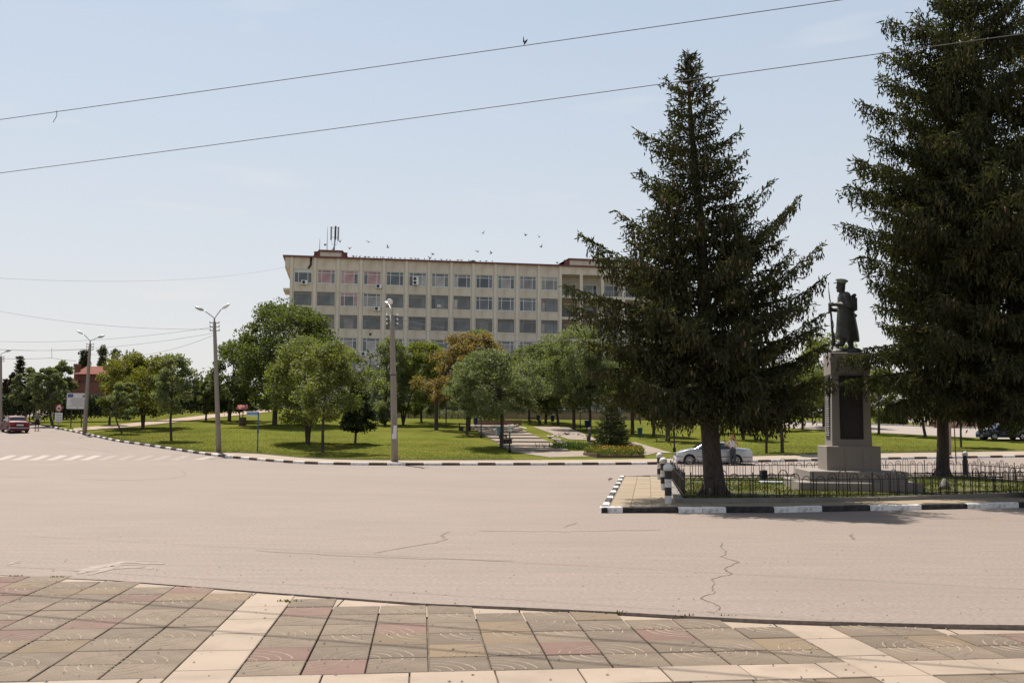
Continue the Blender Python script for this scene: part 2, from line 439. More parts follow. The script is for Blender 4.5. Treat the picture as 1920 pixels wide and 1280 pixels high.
M['leaffar'] = leaf_mat("leaf_far", (0.035, 0.048, 0.020), (0.085, 0.10, 0.042), 0.22, 0.25)
M['flower'] = leaf_mat("orange_petals", (0.45, 0.14, 0.015), (0.62, 0.27, 0.03), 0.2, 3)
M['iris'] = leaf_mat("iris_leaves", (0.06, 0.10, 0.04), (0.13, 0.17, 0.07), 0.3, 2)
# ================================================================== SETTING
rnd = random.Random(7)
def seg_frame(a, b):
    d = Vector((b[0] - a[0], b[1] - a[1], 0)); L = d.length; d.normalize()
    return d, Vector((-d.y, d.x, 0)), L

# far terrain
xs = np.concatenate([np.linspace(-1800, -260, 12), np.arange(-240, 241, 20), np.linspace(260, 1800, 12)])
ys = np.concatenate([np.array([-80., -30, 0]), np.arange(10, 170, 5), np.array([185, 220, 300, 500, 900, 1600, 2600.])])
XX, YY = np.meshgrid(xs, ys)
V = np.stack([XX.ravel(), YY.ravel(), terr(XX, YY).ravel() - 0.35], 1)
nx = len(xs)
F = [(j*nx+i, j*nx+i+1, (j+1)*nx+i+1, (j+1)*nx+i) for j in range(len(ys)-1) for i in range(nx-1)]
tag(link_mesh("ground", mesh_np("ground", V, F, mat("dry_ground", (0.16, 0.15, 0.06), 0.95, 0.2, 0.05, 0.2, 2), True)), kind='structure')

# kerb line of the park (front foot of the kerb)
KP = [(30, 786), (75, 797), (112, 805), (157, 814), (215, 827.5), (272, 835.5), (350, 847.5), (392, 854), (440, 859.5), (470, 862), (527, 867), (587, 870.6),
      (690, 872.3), (840, 872.3), (1000, 872), (1210, 871), (1330, 868.5), (1434, 866), (1529, 864), (1649, 861.3), (1780, 859.2), (1914, 857)]
KL = [G(*p) for p in KP]
_e = (KL[-1] - KL[-3]).normalized()
KL.append(KL[-1] + _e * 14)
KX = np.array([p.x for p in KL]); KY = np.array([p.y for p in KL])
# smooth the line a little
_xi = np.linspace(KX[0], KX[-1], 400); _yi = np.interp(_xi, KX, KY)
_k = np.ones(13) / 13; _ys = np.convolve(np.pad(_yi, 6, mode='edge'), _k, 'valid')
_ys[:7] = _yi[:7]; _ys[-7:] = _yi[-7:]
def kline(x): return np.interp(x, _xi, _ys)
def kw(x):
    t = np.clip((np.asarray(x, float) + 21.5) / 6.0, 0, 1)
    return 0.18 + (3.7 - 0.18) * t * t * (3 - 2 * t)

# front edge of the road (paved square)
EP = [(-250, 1072), (0, 1077.5), (110, 1083), (210, 1087), (380, 1100), (480, 1108), (640, 1119.5), (800, 1131), (960, 1137), (1150, 1146), (1310, 1155), (1440, 1161), (1560, 1164.5), (1750, 1169), (1920, 1171), (2250, 1174)]
EL = [Hh(x, y, 0.0) for x, y in EP]
EX = np.array([p.x for p in EL]); EY = np.array([p.y for p in EL])
_s0 = (EY[1]-EY[0])/(EX[1]-EX[0]); _s1 = (EY[-1]-EY[-2])/(EX[-1]-EX[-2])
EX = np.concatenate([[-160], EX, [120]]); EY = np.concatenate([[EY[0]-2.0], EY, [EY[-1]+6.0]])
def eline(x): return np.interp(x, EX, EY)

xs = np.unique(np.concatenate([np.arange(-160, -8, 4.0), np.arange(-8, 8.01, 0.2), np.arange(10, 121, 4.0)]))
tt = np.concatenate([np.linspace(0, 0.3, 20)[:-1], np.linspace(0.3, 1, 40)])
V, F = [], []
for x in xs:
    y0 = float(eline(x)); V.append((x, y0, -0.09))
    for t in tt:
        y = y0 + (170 - y0) * t; V.append((x, y, tz(x, y)))
m_ = len(tt) + 1
for i in range(len(xs)-1):
    for j in range(m_-1): F.append((i*m_+j, (i+1)*m_+j, (i+1)*m_+j+1, i*m_+j+1))
road = tag(link_mesh("road", mesh_np("road", V, F, M['road'], False)), kind='structure')

def on_road(pts2d, dz): return [(x, y, tz(x, y) + dz) for x, y in pts2d]
def ribbon(name, pts, w, material, parent, dz=0.004, jit=0.0, rg=rnd):
    vs, fs = [], []
    for i, p in enumerate(pts):
        a = pts[max(0, i-1)]; b = pts[min(len(pts)-1, i+1)]
        d = Vector((b[0]-a[0], b[1]-a[1], 0)).normalized(); n = Vector((-d.y, d.x, 0))
        ww = w * (0.35 if i in (0, len(pts)-1) else 1 + rg.uniform(-jit, jit)) / 2
        for s in (-1, 1):
            q = Vector((p[0], p[1], 0)) + n * ww * s
            vs.append((q.x, q.y, tz(q.x, q.y) + dz))
    for i in range(len(pts)-1): fs.append((2*i, 2*i+1, 2*i+3, 2*i+2))
    return MB().add(vs, fs).build(name, material, parent)
def crackline(px, w):
    pts = [G(*p) for p in px]; out = []
    for a, b in zip(pts[:-1], pts[1:]):
        for k in range(4):
            q = a.lerp(b, k / 4); out.append((q.x + rnd.uniform(-1, 1) * 0.03, q.y + rnd.uniform(-1, 1) * 0.05))
    out.append((pts[-1].x, pts[-1].y))
    ribbon("crack", out, w, M['crack'] if w < .02 else M['hairline'], road, 0.004, 0.5)
crackline([(1352,1016),(1355,1026),(1362,1033),(1352,1043),(1384,1053),(1357,1067),(1370,1075),(1338,1087),(1334,1103),(1341,1110),(1316,1121),(1348,1135),(1350,1145)], 0.017)
crackline([(842,996),(829,1004),(836,1011),(814,1018),(760,1026),(700,1037)], 0.022)
crackline([(1080,980),(1058,989)], 0.03)
crackline([(1598,1001),(1594,1006),(1606,1012)], 0.03)
for px in ([(1560,966),(1640,967),(1780,966.5)], [(1690,970.5),(1760,973),(1860,971)], [(900,995),(1060,996.5),(1240,993)], [(480,1032),(700,1044),(960,1051)], [(340,880),(350,890),(320,897),(250,900),(130,898)]):
    pts = [G(*p) for p in px]
    fine = []
    for a, b in zip(pts[:-1], pts[1:]):
        for k in range(8): q = a.lerp(b, k/8); fine.append((q.x, q.y + rnd.uniform(-.04, .04)))
    fine.append((pts[-1].x, pts[-1].y))
    ribbon("tar_streak", fine, 0.10, M['patch'], road, 0.003, 0.6)
for px in ([(150,1072),(190,1062),(230,1056),(300,1054)], [(5,1056),(30,1053)], [(165,1076),(215,1065),(280,1064)]):
    for dd in range(3):
        pts = [G(x + rnd.uniform(-12, 12), y + rnd.uniform(-3, 4)) for x, y in px]
        ribbon("chalk_scuff", [(p.x, p.y) for p in pts], 0.16, M['scuff'], road, 0.003 + 0.001*dd, 0.7)
# zebra crossing on the left road
for k, px in enumerate([-22, 10, 42, 74, 106, 138, 170, 202, 236, 270, 304, 338, 384]):
    yy = 853.4 if px < 360 else 855.4
    a = G(px + 14, yy); b = G(px - 14, 862.5 if px < 360 else 861.5)
    d = Vector((b.x-a.x, b.y-a.y, 0)); vs = []
    for p, s in ((a, -1), (a, 1), (b, 1), (b, -1)):
        x = p.x + s * 0.26; vs.append((x, p.y, tz(x, p.y) + 0.004))
    n = 5; vv, ff = [], []
    for i in range(n + 1):
        q = a.lerp(b, i / n)
        for s in (-1, 1): vv.append((q.x + s * 0.26, q.y, tz(0, q.y) + 0.005))
    for i in range(n): ff.append((2*i, 2*i+1, 2*i+3, 2*i+2))
    MB().add(vv, ff).build("zebra_stripe", M['roadpaint'] if (px < 185 or px > 360) else M['fadedpaint'], road)
pts = [G(x, y) for x, y in [(75, 822), (130, 832), (180, 842), (230, 852)]]
ribbon("lane_line", [(p.x, p.y) for p in pts], 0.12, M['fadedpaint'], road, 0.005)
pts = [G(x, y) for x, y in [(0, 893), (35, 893.5), (70, 893)]]
ribbon("lane_line", [(p.x, p.y) for p in pts], 0.15, M['fadedpaint'], road, 0.005)

# lawn, sidewalk, edging
xs = np.arange(KX[0], KX[-1], 0.5)
lt = np.concatenate([np.arange(0, 30, 1.0), np.arange(30, 75, 3.0)])
V, F = [], []
for x in xs:
    y0 = float(kline(x) + kw(x))
    for t in lt: V.append((x, y0 + t, tz(x, y0 + t) + 0.125))
m_ = len(lt)
for i in range(len(xs)-1):
    for j in range(m_-1): F.append((i*m_+j, (i+1)*m_+j, (i+1)*m_+j+1, i*m_+j+1))
lawn = tag(link_mesh("lawn", mesh_np("lawn", V, F, M['lawn'], True)), kind='structure')
V, F = [], []
for x in xs:
    y0 = float(kline(x)); w = float(kw(x))
    for y in (y0 + 0.13, y0 + 0.13 + (w-0.13)*.5, y0 + w): V.append((x, y, tz(x, y) + 0.13))
for i in range(len(xs)-1):
    for j in range(2): F.append((i*3+j, (i+1)*3+j, (i+1)*3+j+1, i*3+j+1))
sidewalk = tag(link_mesh("sidewalk", mesh_np("sidewalk", V, F, M['walk'], False)), kind='structure')
# kerb stones, one object each
kerb = tag(thing("kerb", None, None), kind='structure')
def kstone_mesh(name, L, m, h=0.15, w=0.15, below=0.12):
    return MB().bevbox(-L/2 + .006, L/2 - .006, 0, w, -below, h, 0.02).mesh(name, m)
km = {0: kstone_mesh("kerb_stone", 1.0, M['kwhite']), 1: kstone_mesh("kerb_stone", 1.0, M['kdark'])}
cx, cy = [float(_xi[0])], [float(_ys[0])]
xf = np.linspace(_xi[0], _xi[-1], 20000); yf = kline(xf); zf = terr(xf, yf)
sl = np.concatenate([[0], np.cumsum(np.hypot(np.diff(xf), np.diff(yf)))])
# phase: a white/dark joint at px 1010
_pj = G(1060, 872).x; s_j = float(np.interp(_pj, xf, sl)); s0 = s_j % 2.0
kk = 0; s = s0 - 2.0
while s + 1 < sl[-1]:
    sc = max(0, s + 0.5)
    x, y = np.interp(sc, sl, xf), np.interp(sc, sl, yf)
    x2, y2 = np.interp(sc + .5, sl, xf), np.interp(sc + .5, sl, yf); x1, y1 = np.interp(max(0, sc - .5), sl, xf), np.interp(max(0, sc - .5), sl, yf)
    col = int(round((s - s_j))) % 2
    if y < 97:
        o = link_mesh("kerb_stone", km[col], kerb, (x, y, tz(x, y) + rnd.uniform(-.006, .006)))
        o.rotation_euler = (0, -math.atan2(tz(x2, y2) - tz(x1, y1), 1.0), math.atan2(y2 - y1, x2 - x1) + rnd.uniform(-.008, .008))
    s += 1.0
# dark concrete edging between sidewalk and lawn
ed = MB()
def walk_edge(xa, xb, zoff=0.17):
    xx = np.arange(xa, xb, 0.8)
    for i in range(len(xx) - 1):
        a = Vector((xx[i], float(kline(xx[i]) + kw(xx[i])), 0)); b = Vector((xx[i+1], float(kline(xx[i+1]) + kw(xx[i+1])), 0))
        d, n, L = seg_frame(a, b)
        za, zb = tz(a.x, a.y), tz(b.x, b.y)
        vs = []
        for p, z in ((a, za), (b, zb)):
            for s_, h in ((-.04, 0.0), (-.04, zoff), (.06, zoff), (.06, 0.0)):
                q = p + n * s_; vs.append((q.x, q.y, z + h))
        ed.add(vs, ((0,1,5,4),(1,2,6,5),(2,3,7,6)))
walk_edge(-19, G(1024, 857).x); walk_edge(G(1210, 852).x, 38)
tag(ed.build("lawn_edging", M['concrete']), kind='structure')

# ------------------------------------------------------------------ sheets laid on the lawn
def sheet(name, px, material, off=0.14, n=10, kind='structure'):
    "four-sided patch following the terrain; px = corner pixels (near-left, near-right, far-right, far-left)"
    a, b, c, d = [G(x, y, 0.12) for x, y in px]
    V, F = [], []
    for j in range(n + 1):
        for i in range(n + 1):
            p = a.lerp(b, i/n).lerp(d.lerp(c, i/n), j/n); V.append((p.x, p.y, tz(p.x, p.y) + off))
    for j in range(n):
        for i in range(n): F.append((j*(n+1)+i, j*(n+1)+i+1, (j+1)*(n+1)+i+1, (j+1)*(n+1)+i))
    return tag(link_mesh(name, mesh_np(name, V, F, material)), kind=kind)
M['pathtile'] = mat("path_tile", (0.28, 0.205, 0.15), 0.9, 0.08, 1.0, 0.06, 20)
# left garden path
pp = [(138, 802, 808), (200, 798, 805), (300, 788, 795), (400, 776.5, 783.5), (445, 772, 779), (520, 766, 771)]
V, F = [], []
for x, yt, yb in pp:
    a = G(x, yb, .12); b = G(x, yt, .12)
    for p in (a, b): V.append((p.x, p.y, tz(p.x, p.y) + 0.15))
V2 = []
for i in range(len(pp)-1):
    for k in range(6):
        for s_ in (0, 1):
            p = Vector(V[2*i+s_]).lerp(Vector(V[2*i+2+s_]), k/6); V2.append((p.x, p.y, tz(p.x, p.y) + 0.15))
F = [(2*i, 2*i+2, 2*i+3, 2*i+1) for i in range(len(V2)//2 - 1)]
tag(link_mesh("garden_path", mesh_np("garden_path", V2, F, M['pathtile'])), kind='structure')
# dark stone border along the near side of the path
bd = MB()
for i in range(len(V2)//2 - 1):
    a, b = Vector(V2[2*i]), Vector(V2[2*i+2]); d, n, L = seg_frame(a, b)
    bd.add([a - n*.15 - Vector((0,0,.2)), a - n*.15 + Vector((0,0,.03)), a + n*.02 + Vector((0,0,.03)), b - n*.15 - Vector((0,0,.2)), b - n*.15 + Vector((0,0,.03)), b + n*.02 + Vector((0,0,.03))],
           ((0,3,4,1),(1,4,5,2)))
tag(bd.build("path_border", M['joint']), kind='structure')
# road and verge at the right behind the lawn
sheet("back_road", [(1490, 803), (2080, 834), (2080, 812), (1330, 786)], M['asphalt2'], 0.15, 16)
vk = MB(); a, b = G(1380, 788, .12), G(2060, 811.5, .12)
for k in range(30):
    p, q = a.lerp(b, k/30), a.lerp(b, (k+1)/30); d, n, L = seg_frame(p, q)
    Mx = Matrix.Translation((p.x, p.y, tz(p.x, p.y))) @ Matrix.Rotation(math.atan2(d.y, d.x), 4, 'Z')
    vk.box(0, L, 0, .25, -.2, .30, 0, Mx)
tag(vk.build("back_kerb", M['kwhite']), kind='structure')

# park steps: flat slabs that climb the slope, each a step
steps = tag(thing("park_steps", None, None), kind='structure')
nl, nr, fr, fl = [G(x, y, .12) for x, y in ((958, 846), (1066, 846), (960, 797), (876, 797))]
nS = 8
M['slab'] = mat("step_slab", (0.215, 0.172, 0.134), 0.9, 0.1, 1.0, 0.06, 20, stain=0.4, sscale=1, scol=(0.2, 0.16, 0.13))
for k in range(nS):
    t0, t1 = k / nS, (k + 1.12) / nS
    a, b, c, d = nl.lerp(fl, t0), nr.lerp(fr, t0), nr.lerp(fr, t1), nl.lerp(fl, t1)
    zt = tz(0, a.y) + 0.27; ze = tz(0, d.y) + 0.16
    MB().add([(a.x, a.y, zt-.5), (b.x, b.y, zt-.5), (c.x, c.y, ze-.5), (d.x, d.y, ze-.5), (a.x, a.y, zt), (b.x, b.y, zt), (c.x, c.y, ze), (d.x, d.y, ze)], ((3,2,1,0),(4,5,6,7),(0,1,5,4),(1,2,6,5),(2,3,7,6),(3,0,4,7))).build("step", M['slab'], steps)
    e = (b - a).normalized(); n = Vector((-e.y, e.x, 0))
    if k in (0, 2, 3):
        q0, q1 = a - n * .35, b - n * .35
        MB().prism([(q0.x, q0.y), (q1.x, q1.y), (b.x, b.y), (a.x, a.y)], zt - 0.4, zt - 0.055).build("step", M['slab'], steps)
# forecourt: paving between the kerb walk and the steps
fc = MB(); poly = [G(x, y, .12) for x, y in ((1030, 857.5), (1215, 853), (1245, 846), (1090, 846), (955, 846.5))]
fc.add([(p.x, p.y, tz(p.x, p.y) + 0.145) for p in poly], (tuple(range(len(poly))),))
tag(fc.build("forecourt_paving", M['slab']), kind='structure')
sheet("cobbled_path", [(1066, 824), (1124, 826), (1062, 800), (998, 800)], M['slab'], 0.16, 8)
sheet("cobbled_path", [(1210, 849), (1262, 850), (1190, 829), (1165, 834)], M['slab'], 0.16, 6)
# low reddish kerb wall at the top of the steps
p, q = G(888, 797, .12), G(978, 797, .12); d, n, L = seg_frame(p, q)
Mx = Matrix.Translation((p.x, p.y, tz(p.x, p.y))) @ Matrix.Rotation(math.atan2(d.y, d.x), 4, 'Z')
o = MB().box(0, L, 0, .4, 0, .62, 0, Mx).build("kerb_wall", mat("red_brown_wall", (0.24, 0.14, 0.10), .9, .15, 1))
tag(o, "low reddish brown wall at the top of the park steps", "low wall")
MB().box(-.05, L + .05, -.05, .45, .62, .70, 0, Mx).build("coping", M['slab'], o)

# retaining wall along the back of the park, railing on it
p, q = G(735, 783, .12), G(1262, 788, .12); d, n, L = seg_frame(p, q)
p = p - d * 1; L += 6
z0 = tz(p.x, p.y)
Mx = Matrix.Translation((p.x, p.y, z0)) @ Matrix.Rotation(math.atan2(d.y, d.x), 4, 'Z')
rw = thing("retaining_wall", "long low tan stone wall with railing behind the park trees", "wall")
nb = 17
wm = mat("tan_wall_block", (0.34, 0.235, 0.16), 0.9, 0.15, 0.8, 0.12, 6, rnd=0.12, stain=0.3, sscale=0.7, scol=(0.2, 0.15, 0.11))
for k in range(nb):
    MB().box(k*L/nb + .01, (k+1)*L/nb - .01, 0, .4, -.6, .85, 0, Mx).build("wall_panel", wm, rw)
MB().box(-.1, L + .1, -.06, .46, .85, .97, 0, Mx).build("coping", M['concrete'], rw)
rl = MB()
for k in range(60):
    rl.box(k*L/60 - .03, k*L/60 + .03, .17, .23, .97, 1.85, 0, Mx)
for z in (1.15, 1.5, 1.82): rl.box(0, L, .18, .22, z, z + .06, 0, Mx)
rl.build("railing", M['metalgrey'], rw)

# ------------------------------------------------------------------ paved square in front
plaza = tag(thing("paved_square", None, None), kind='structure')
plaza.rotation_euler = (0, 0.0040, 0)
ce, se_ = math.cos(R(8.2)), math.sin(R(8.2)); cd, sd = math.cos(R(5.25)), math.sin(R(5.25))
E2, D2 = Vector((ce, se_, 0)), Vector((-sd, cd, 0))
det = ce * cd + se_ * sd
def uv_of(p): return ((p.x * cd + p.y * sd) / det, (ce * p.y - se_ * p.x) / det)
TS = 0.5064
u0 = uv_of(Hh(490, 1200, -0.02))[0]        # right edge of the pale lengthwise strip
u0 = uv_of(Hh(430, 1280, -0.02))[0]
vb = uv_of(Hh(793, 1260, -0.02))[1]
ZT = -0.018
# bedding
V = [(-12, 5.0), (12, 5.0)]
base = MB()
xe = np.arange(-9, 9.1, 0.3)
vs, fs = [], []
for x in xe:
    vs.append((x, 4.5, -0.05)); vs.append((x, float(eline(x)) + 0.05, -0.05))
for i in range(len(xe)-1): fs.append((2*i, 2*i+2, 2*i+3, 2*i+1))
base.add(vs, fs).build("bedding", M['joint'], plaza)
M['cream'] = mat("cream_slab", (0.272, 0.212, 0.16), 0.85, 0.06, 1.5, 0.06, 60, rnd=0.10, stain=0.8, sscale=2.2, scol=(0.205, 0.158, 0.118), bump=0.12, bscale=60)
TM = [mat("tile_grey", (0.134, 0.099, 0.068), 0.85, 0.2, 2.5, 0.22, 60, rnd=0.18, stain=0.4, sscale=2.5, scol=(0.15, 0.12, 0.09), bump=0.3, bscale=70),
      mat("tile_red", (0.138, 0.08, 0.06), 0.85, 0.14, 2.5, 0.18, 70, rnd=0.15, stain=0.5, sscale=2.5, scol=(0.115, 0.08, 0.06), bump=0.3, bscale=70),
      mat("tile_ochre", (0.15, 0.105, 0.062), 0.85, 0.14, 2.5, 0.18, 70, rnd=0.15, stain=0.5, sscale=2.5, scol=(0.12, 0.09, 0.06), bump=0.3, bscale=70)]
M['ring'] = mat('worn_ring', (0.24, 0.19, 0.14), .85, .3, 6)
def tile_mesh(ori, m, rings=True):
    b = MB(); g = 0.0035; s_ = TS; gu = 0.0075
    def w(u, v, z): q = E2 * u + D2 * v; return (q.x, q.y, z)
    c = 0.006
    vs = [w(gu,g,-.05), w(s_-gu,g,-.05), w(s_-gu,s_-g,-.05), w(gu,s_-g,-.05), w(gu,g,-c), w(s_-gu,g,-c), w(s_-gu,s_-g,-c), w(gu,s_-g,-c),
          w(gu+c,g+c,0), w(s_-gu-c,g+c,0), w(s_-gu-c,s_-g-c,0), w(gu+c,s_-g-c,0)]
    b.add(vs, ((0,1,5,4),(1,2,6,5),(2,3,7,6),(3,0,4,7),(4,5,9,8),(5,6,10,9),(6,7,11,10),(7,4,8,11),(8,9,10,11)))
    if rings:
        ox, oy, a0 = [(0,0,0), (s_,0,90), (s_,s_,180), (0,s_,270)][ori]
        for rr in (0.10, 0.195, 0.29, 0.385):
            rv, rf = [], []
            N = 9
            for k in range(N + 1):
                an = R(a0 + 3 + 84 * k / N)
                for r_, z in ((rr - .007, 0.0005), (rr, 0.005), (rr + .007, 0.0005)):
                    rv.append(w(ox + math.cos(an) * r_, oy + math.sin(an) * r_, z))
            for k in range(N):
                for j in range(2): rf.append((k*3+j, k*3+j+1, k*3+4+j, k*3+3+j))
            b.add(rv, rf, 1)
    return b.mesh("tile", [m, M['ring']])
TMESH = {(o_, c): tile_mesh(o_, TM[c]) for o_ in range(4) for c in range(3)}
def inside(u, v, L_, H_, tol=0.0):
    for a in (0, L_):
        for b_ in (0, H_):
            q = E2 * (u + a) + D2 * (v + b_)
            if q.y > float(eline(q.x)) - tol: return False
    return True
def in_view(p):
    d = np.array([p.x, p.y, p.z - CAMH]); c = d @ _F
    if c <= .1: return False
    x, y = 960 + FPX * (d @ _RT) / c, 640 - FPX * (d @ _U) / c
    return -110 < x < 2030 and y < 1350
strip_of = lambda n: n % 11 == 0          # every 11th column is a pale strip
colors = {}
tr = random.Random(21)
for n in range(-10, 16):
    u = u0 - TS + n * TS
    if n % 11 == 0: continue
    for r in range(-4, 12):
        v = vb + r * TS if r >= 0 else vb - TS - 0.01 + r * TS
        if not inside(u, v, TS, TS, -0.22): continue
        pos = E2 * u + D2 * v
        if not in_view(pos + (E2 + D2) * TS / 2): continue
        ori = [[2, 1], [3, 0]][n % 2][r % 2]     # four tiles make one ringed square
        if tr.random() < 0.16: ori = tr.randrange(4)
        c = 0
        x = tr.random()
        if x < 0.13: c = 1
        elif x < 0.25: c = 2
        o = link_mesh("tile", TMESH[(ori, c)], plaza, (pos.x, pos.y, ZT + tr.uniform(-.004, .003)))
# pale slabs: lengthwise strips and one cross band
def slab(u, v, L_, H_, z=ZT + .001):
    b = MB(); g = 0.006
    def w(a, c, zz): q = E2 * (u + a) + D2 * (v + c); return (q.x, q.y, zz)
    b.add([w(g,g,-.05), w(L_-g,g,-.05), w(L_-g,H_-g,-.05), w(g,H_-g,-.05), w(g,g,z-.006), w(L_-g,g,z-.006), w(L_-g,H_-g,z-.006), w(g,H_-g,z-.006),
           w(g+.006,g+.006,z), w(L_-g-.006,g+.006,z), w(L_-g-.006,H_-g-.006,z), w(g+.006,H_-g-.006,z)],
          ((0,1,5,4),(1,2,6,5),(2,3,7,6),(3,0,4,7),(4,5,9,8),(5,6,10,9),(6,7,11,10),(7,4,8,11),(8,9,10,11)))
    c0 = E2 * (u + L_/2) + D2 * (v + H_/2)
    if in_view(c0): b.build("pale_slab", M['cream'], plaza)
for n in (0, 11):
    u = u0 - TS + n * TS
    for k in range(-3, 7):
        v = vb - .505 + k * 0.72
        if inside(u, v, TS, 0.72, -.03): slab(u, v, TS, 0.72, ZT + .001 + tr.uniform(-.002, .002))
        else:
            for h in (0.5, 0.3, 0.15):
                if inside(u, v, TS, h, -.03): slab(u, v, TS, h); break
uu = u0 - 8 * 0.683
while uu < 6:
    n = (uu - u0) / TS
    a, b_ = uu, uu + 0.683
    for us in (u0 - TS, u0 + 10 * TS):           # stop at the strips
        if a < us < b_: b_ = us
        if us <= a < us + TS: a = us + TS
        if us < b_ <= us + TS and a < us: b_ = us
    if b_ - a > 0.08: slab(a, vb - .505, b_ - a, .50, ZT + tr.uniform(-.001, .003))
    uu += 0.683
# pale edge pieces that fill the saw-tooth towards the road
V, F = [], []
xe = np.arange(-8.0, 8.0, 0.1)
k = 0
while k < len(xe) - 1:
    ln = tr.randint(7, 11)
    seg = xe[k:k + ln + 1]
    vs, fs = [], []
    for i, x in enumerate(seg):
        xx = x + (0.008 if i == 0 else (-0.008 if i == len(seg)-1 else 0)); ye = float(eline(xx))
        vs.append((xx, ye - 0.62, ZT - .012)); vs.append((xx, ye - .012, ZT - .012))
    for i in range(len(seg)-1): fs.append((2*i, 2*i+2, 2*i+3, 2*i+1))
    if len(seg) > 1: MB().add(vs, fs).build("edge_piece", M['cream'], plaza)
    k += ln

# ------------------------------------------------------------------ monument island
isl = tag(thing("island_pavement", None, None), kind='structure')
IA, IB = Hh(1126, 961.5, 0), Hh(1163, 898, 0)
IC, IDD = Hh(1960, 949.5, 0), Hh(2010, 888, 0)
IC2 = Hh(2200, 946, 0)
MB().prism([(p.x, p.y) for p in (IA + Vector((.1, .1, 0)), IC2, IDD + Vector((2, 0, 0)), IB + Vector((.1, -.1, 0)))], -.1, .105).build("pavement_bed", M['joint'], isl)
ikerb = tag(thing("island_kerb", None, None), kind='structure')
def kstone(a, b, m, h=0.14, w=0.16):
    d, n, L = seg_frame(a, b)
    o = MB().bevbox(.006, L - .006, 0, w, -.1, h, .02).build("kerb_stone", m, ikerb, (a.x, a.y, rnd.uniform(-.008, .008)))
    o.rotation_euler = (0, 0, math.atan2(d.y, d.x) + rnd.uniform(-.008, .008))
xsb = [1126, 1168, 1220, 1272, 1317, 1362, 1407, 1452, 1497, 1542, 1587, 1632, 1680, 1728, 1771, 1815, 1863, 1911, 1960, 2010]
def near_y(x): return np.interp(x, [1126, 1452, 1640, 1815, 1920, 2200], [961.5, 961, 957, 953.5, 951.5, 946])
wcol = [0, 1, 1, 0, 0, 1, 1, 0, 0, 1, 1, 0, 0, 1, 1, 0, 0, 1, 1]
for i in range(len(xsb)-1):
    kstone(Hh(xsb[i], near_y(xsb[i]), 0), Hh(xsb[i+1], near_y(xsb[i+1]), 0), M['kwhite'] if wcol[i] == 0 else M['kblack'])
d, n, L = seg_frame(IB, IA); k = int(L / 0.85)
for i in range(k): kstone(IB.lerp(IA, i/k), IB.lerp(IA, (i+1)/k), M['kwhite'] if i % 3 == 0 else M['kblack'])
d, n, L = seg_frame(IDD, IB); k = int(L / 1.0)
for i in range(k): kstone(IDD.lerp(IB, i/k), IDD.lerp(IB, (i+1)/k), M['kblack'])
# plot polygon (grass bed inside the fence)
ZP = 0.20
N0, F0, F1 = Hh(1279, 936, ZP), Hh(1256, 897, ZP), Hh(1806, 893, ZP)
N1, N2, R1 = Hh(1640, 933, ZP), Hh(2000, 921, ZP), Hh(1985, 908, ZP)
R1 = Hh(2010, 911, ZP)
PLOT = [N0, N1, N2, R1, F1, F0]
def pip(x, y, poly):
    c = False
    for i in range(len(poly)):
        a, b = poly[i], poly[i-1]
        if (a.y > y) != (b.y > y) and x < (b.x - a.x) * (y - a.y) / (b.y - a.y) + a.x: c = not c
    return c
ISL = [IA, Hh(1452, 961, 0), Hh(1640, 957, 0), IC, IC2, IDD, IB]
dirv = (IB - IA).normalized(); dirn = Vector((dirv.y, -dirv.x, 0))
pm = MB().bevbox(.005, .495, .005, .495, -.03, 0, .006).mesh("paver", M['paver'])
rzp = math.atan2(dirn.y, dirn.x)
cnt = 0
for i in range(0, 44):
    for j in range(-16, 36):
        o_ = IA + dirn * (.2 + i * .5) + dirv * (.2 + j * .5)
        ok = True; inn = 0
        for a in (0, .5):
            for b_ in (0, .5):
                q = o_ + dirn * a + dirv * b_
                if not pip(q.x, q.y, ISL): ok = False
                if pip(q.x, q.y, PLOT): inn += 1
        c = o_ + (dirn + dirv) * .25
        if ok and inn < 4 and c.x < 15.5 and c.y < 42.5 and cnt < 300:
            link_mesh("paver", pm, isl, (o_.x, o_.y, .125 + rnd.uniform(-.003, .003)), (0, 0, rzp)); cnt += 1
plot = tag(MB().prism([(p.x, p.y) for p in PLOT], .0, ZP).build("grass_plot", M['plotgrass']), kind='structure')
pe = MB()
for a, b in zip(PLOT, PLOT[1:] + PLOT[:1]):
    d, n, L = seg_frame(a, b)
    Mx = Matrix.Translation((a.x, a.y, 0)) @ Matrix.Rotation(math.atan2(d.y, d.x), 4, 'Z')
    pe.box(0, L, -.18, 0.02, .02, ZP + .03, 0, Mx)
tag(pe.build("plot_edging", M['concrete']), kind='structure')
# ================================================================== OFFICE BUILDING
bl0 = P(547.5, 479, 150.0)
AL = R(9.5); BAY, FL = 3.52, 3.48
blg = thing("office_building", "long five storey concrete office block with rows of wide windows", "building", (bl0.x, bl0.y, 0), AL)
ZR = bl0.z                                   # top of the parapet
ZW = P(569, 504, 150.3).z                    # head of the top windows
def bpart(name, b, m, parent=None): return b.build(name, m, parent or blg)
NB = 12
L_ = NB * BAY
bpart("wall", MB().box(-.2, L_ + .2, .42, 14, -1, ZR - .05).box(L_ + .2, L_ + 6*BAY, 3.0, 14, -1, ZR - .05), M['wall'])
for k in range(NB + 1):
    bpart("pilaster", MB().box(k*BAY - .21, k*BAY + .21, -.13, .42, 0, ZR - .22), M['pil'])
meshes = {}
def shared(key, fn):
    if key not in meshes: meshes[key] = fn()
    return meshes[key]
def spandrel(k, z0, z1, key):
    me = shared(("sp", key), lambda: MB().box(.21, BAY - .21, .06, .42, 0, z1 - z0).mesh("spandrel", M['wall']))
    link_mesh("spandrel", me, blg, (k*BAY, 0, z0))
WH = 2.12
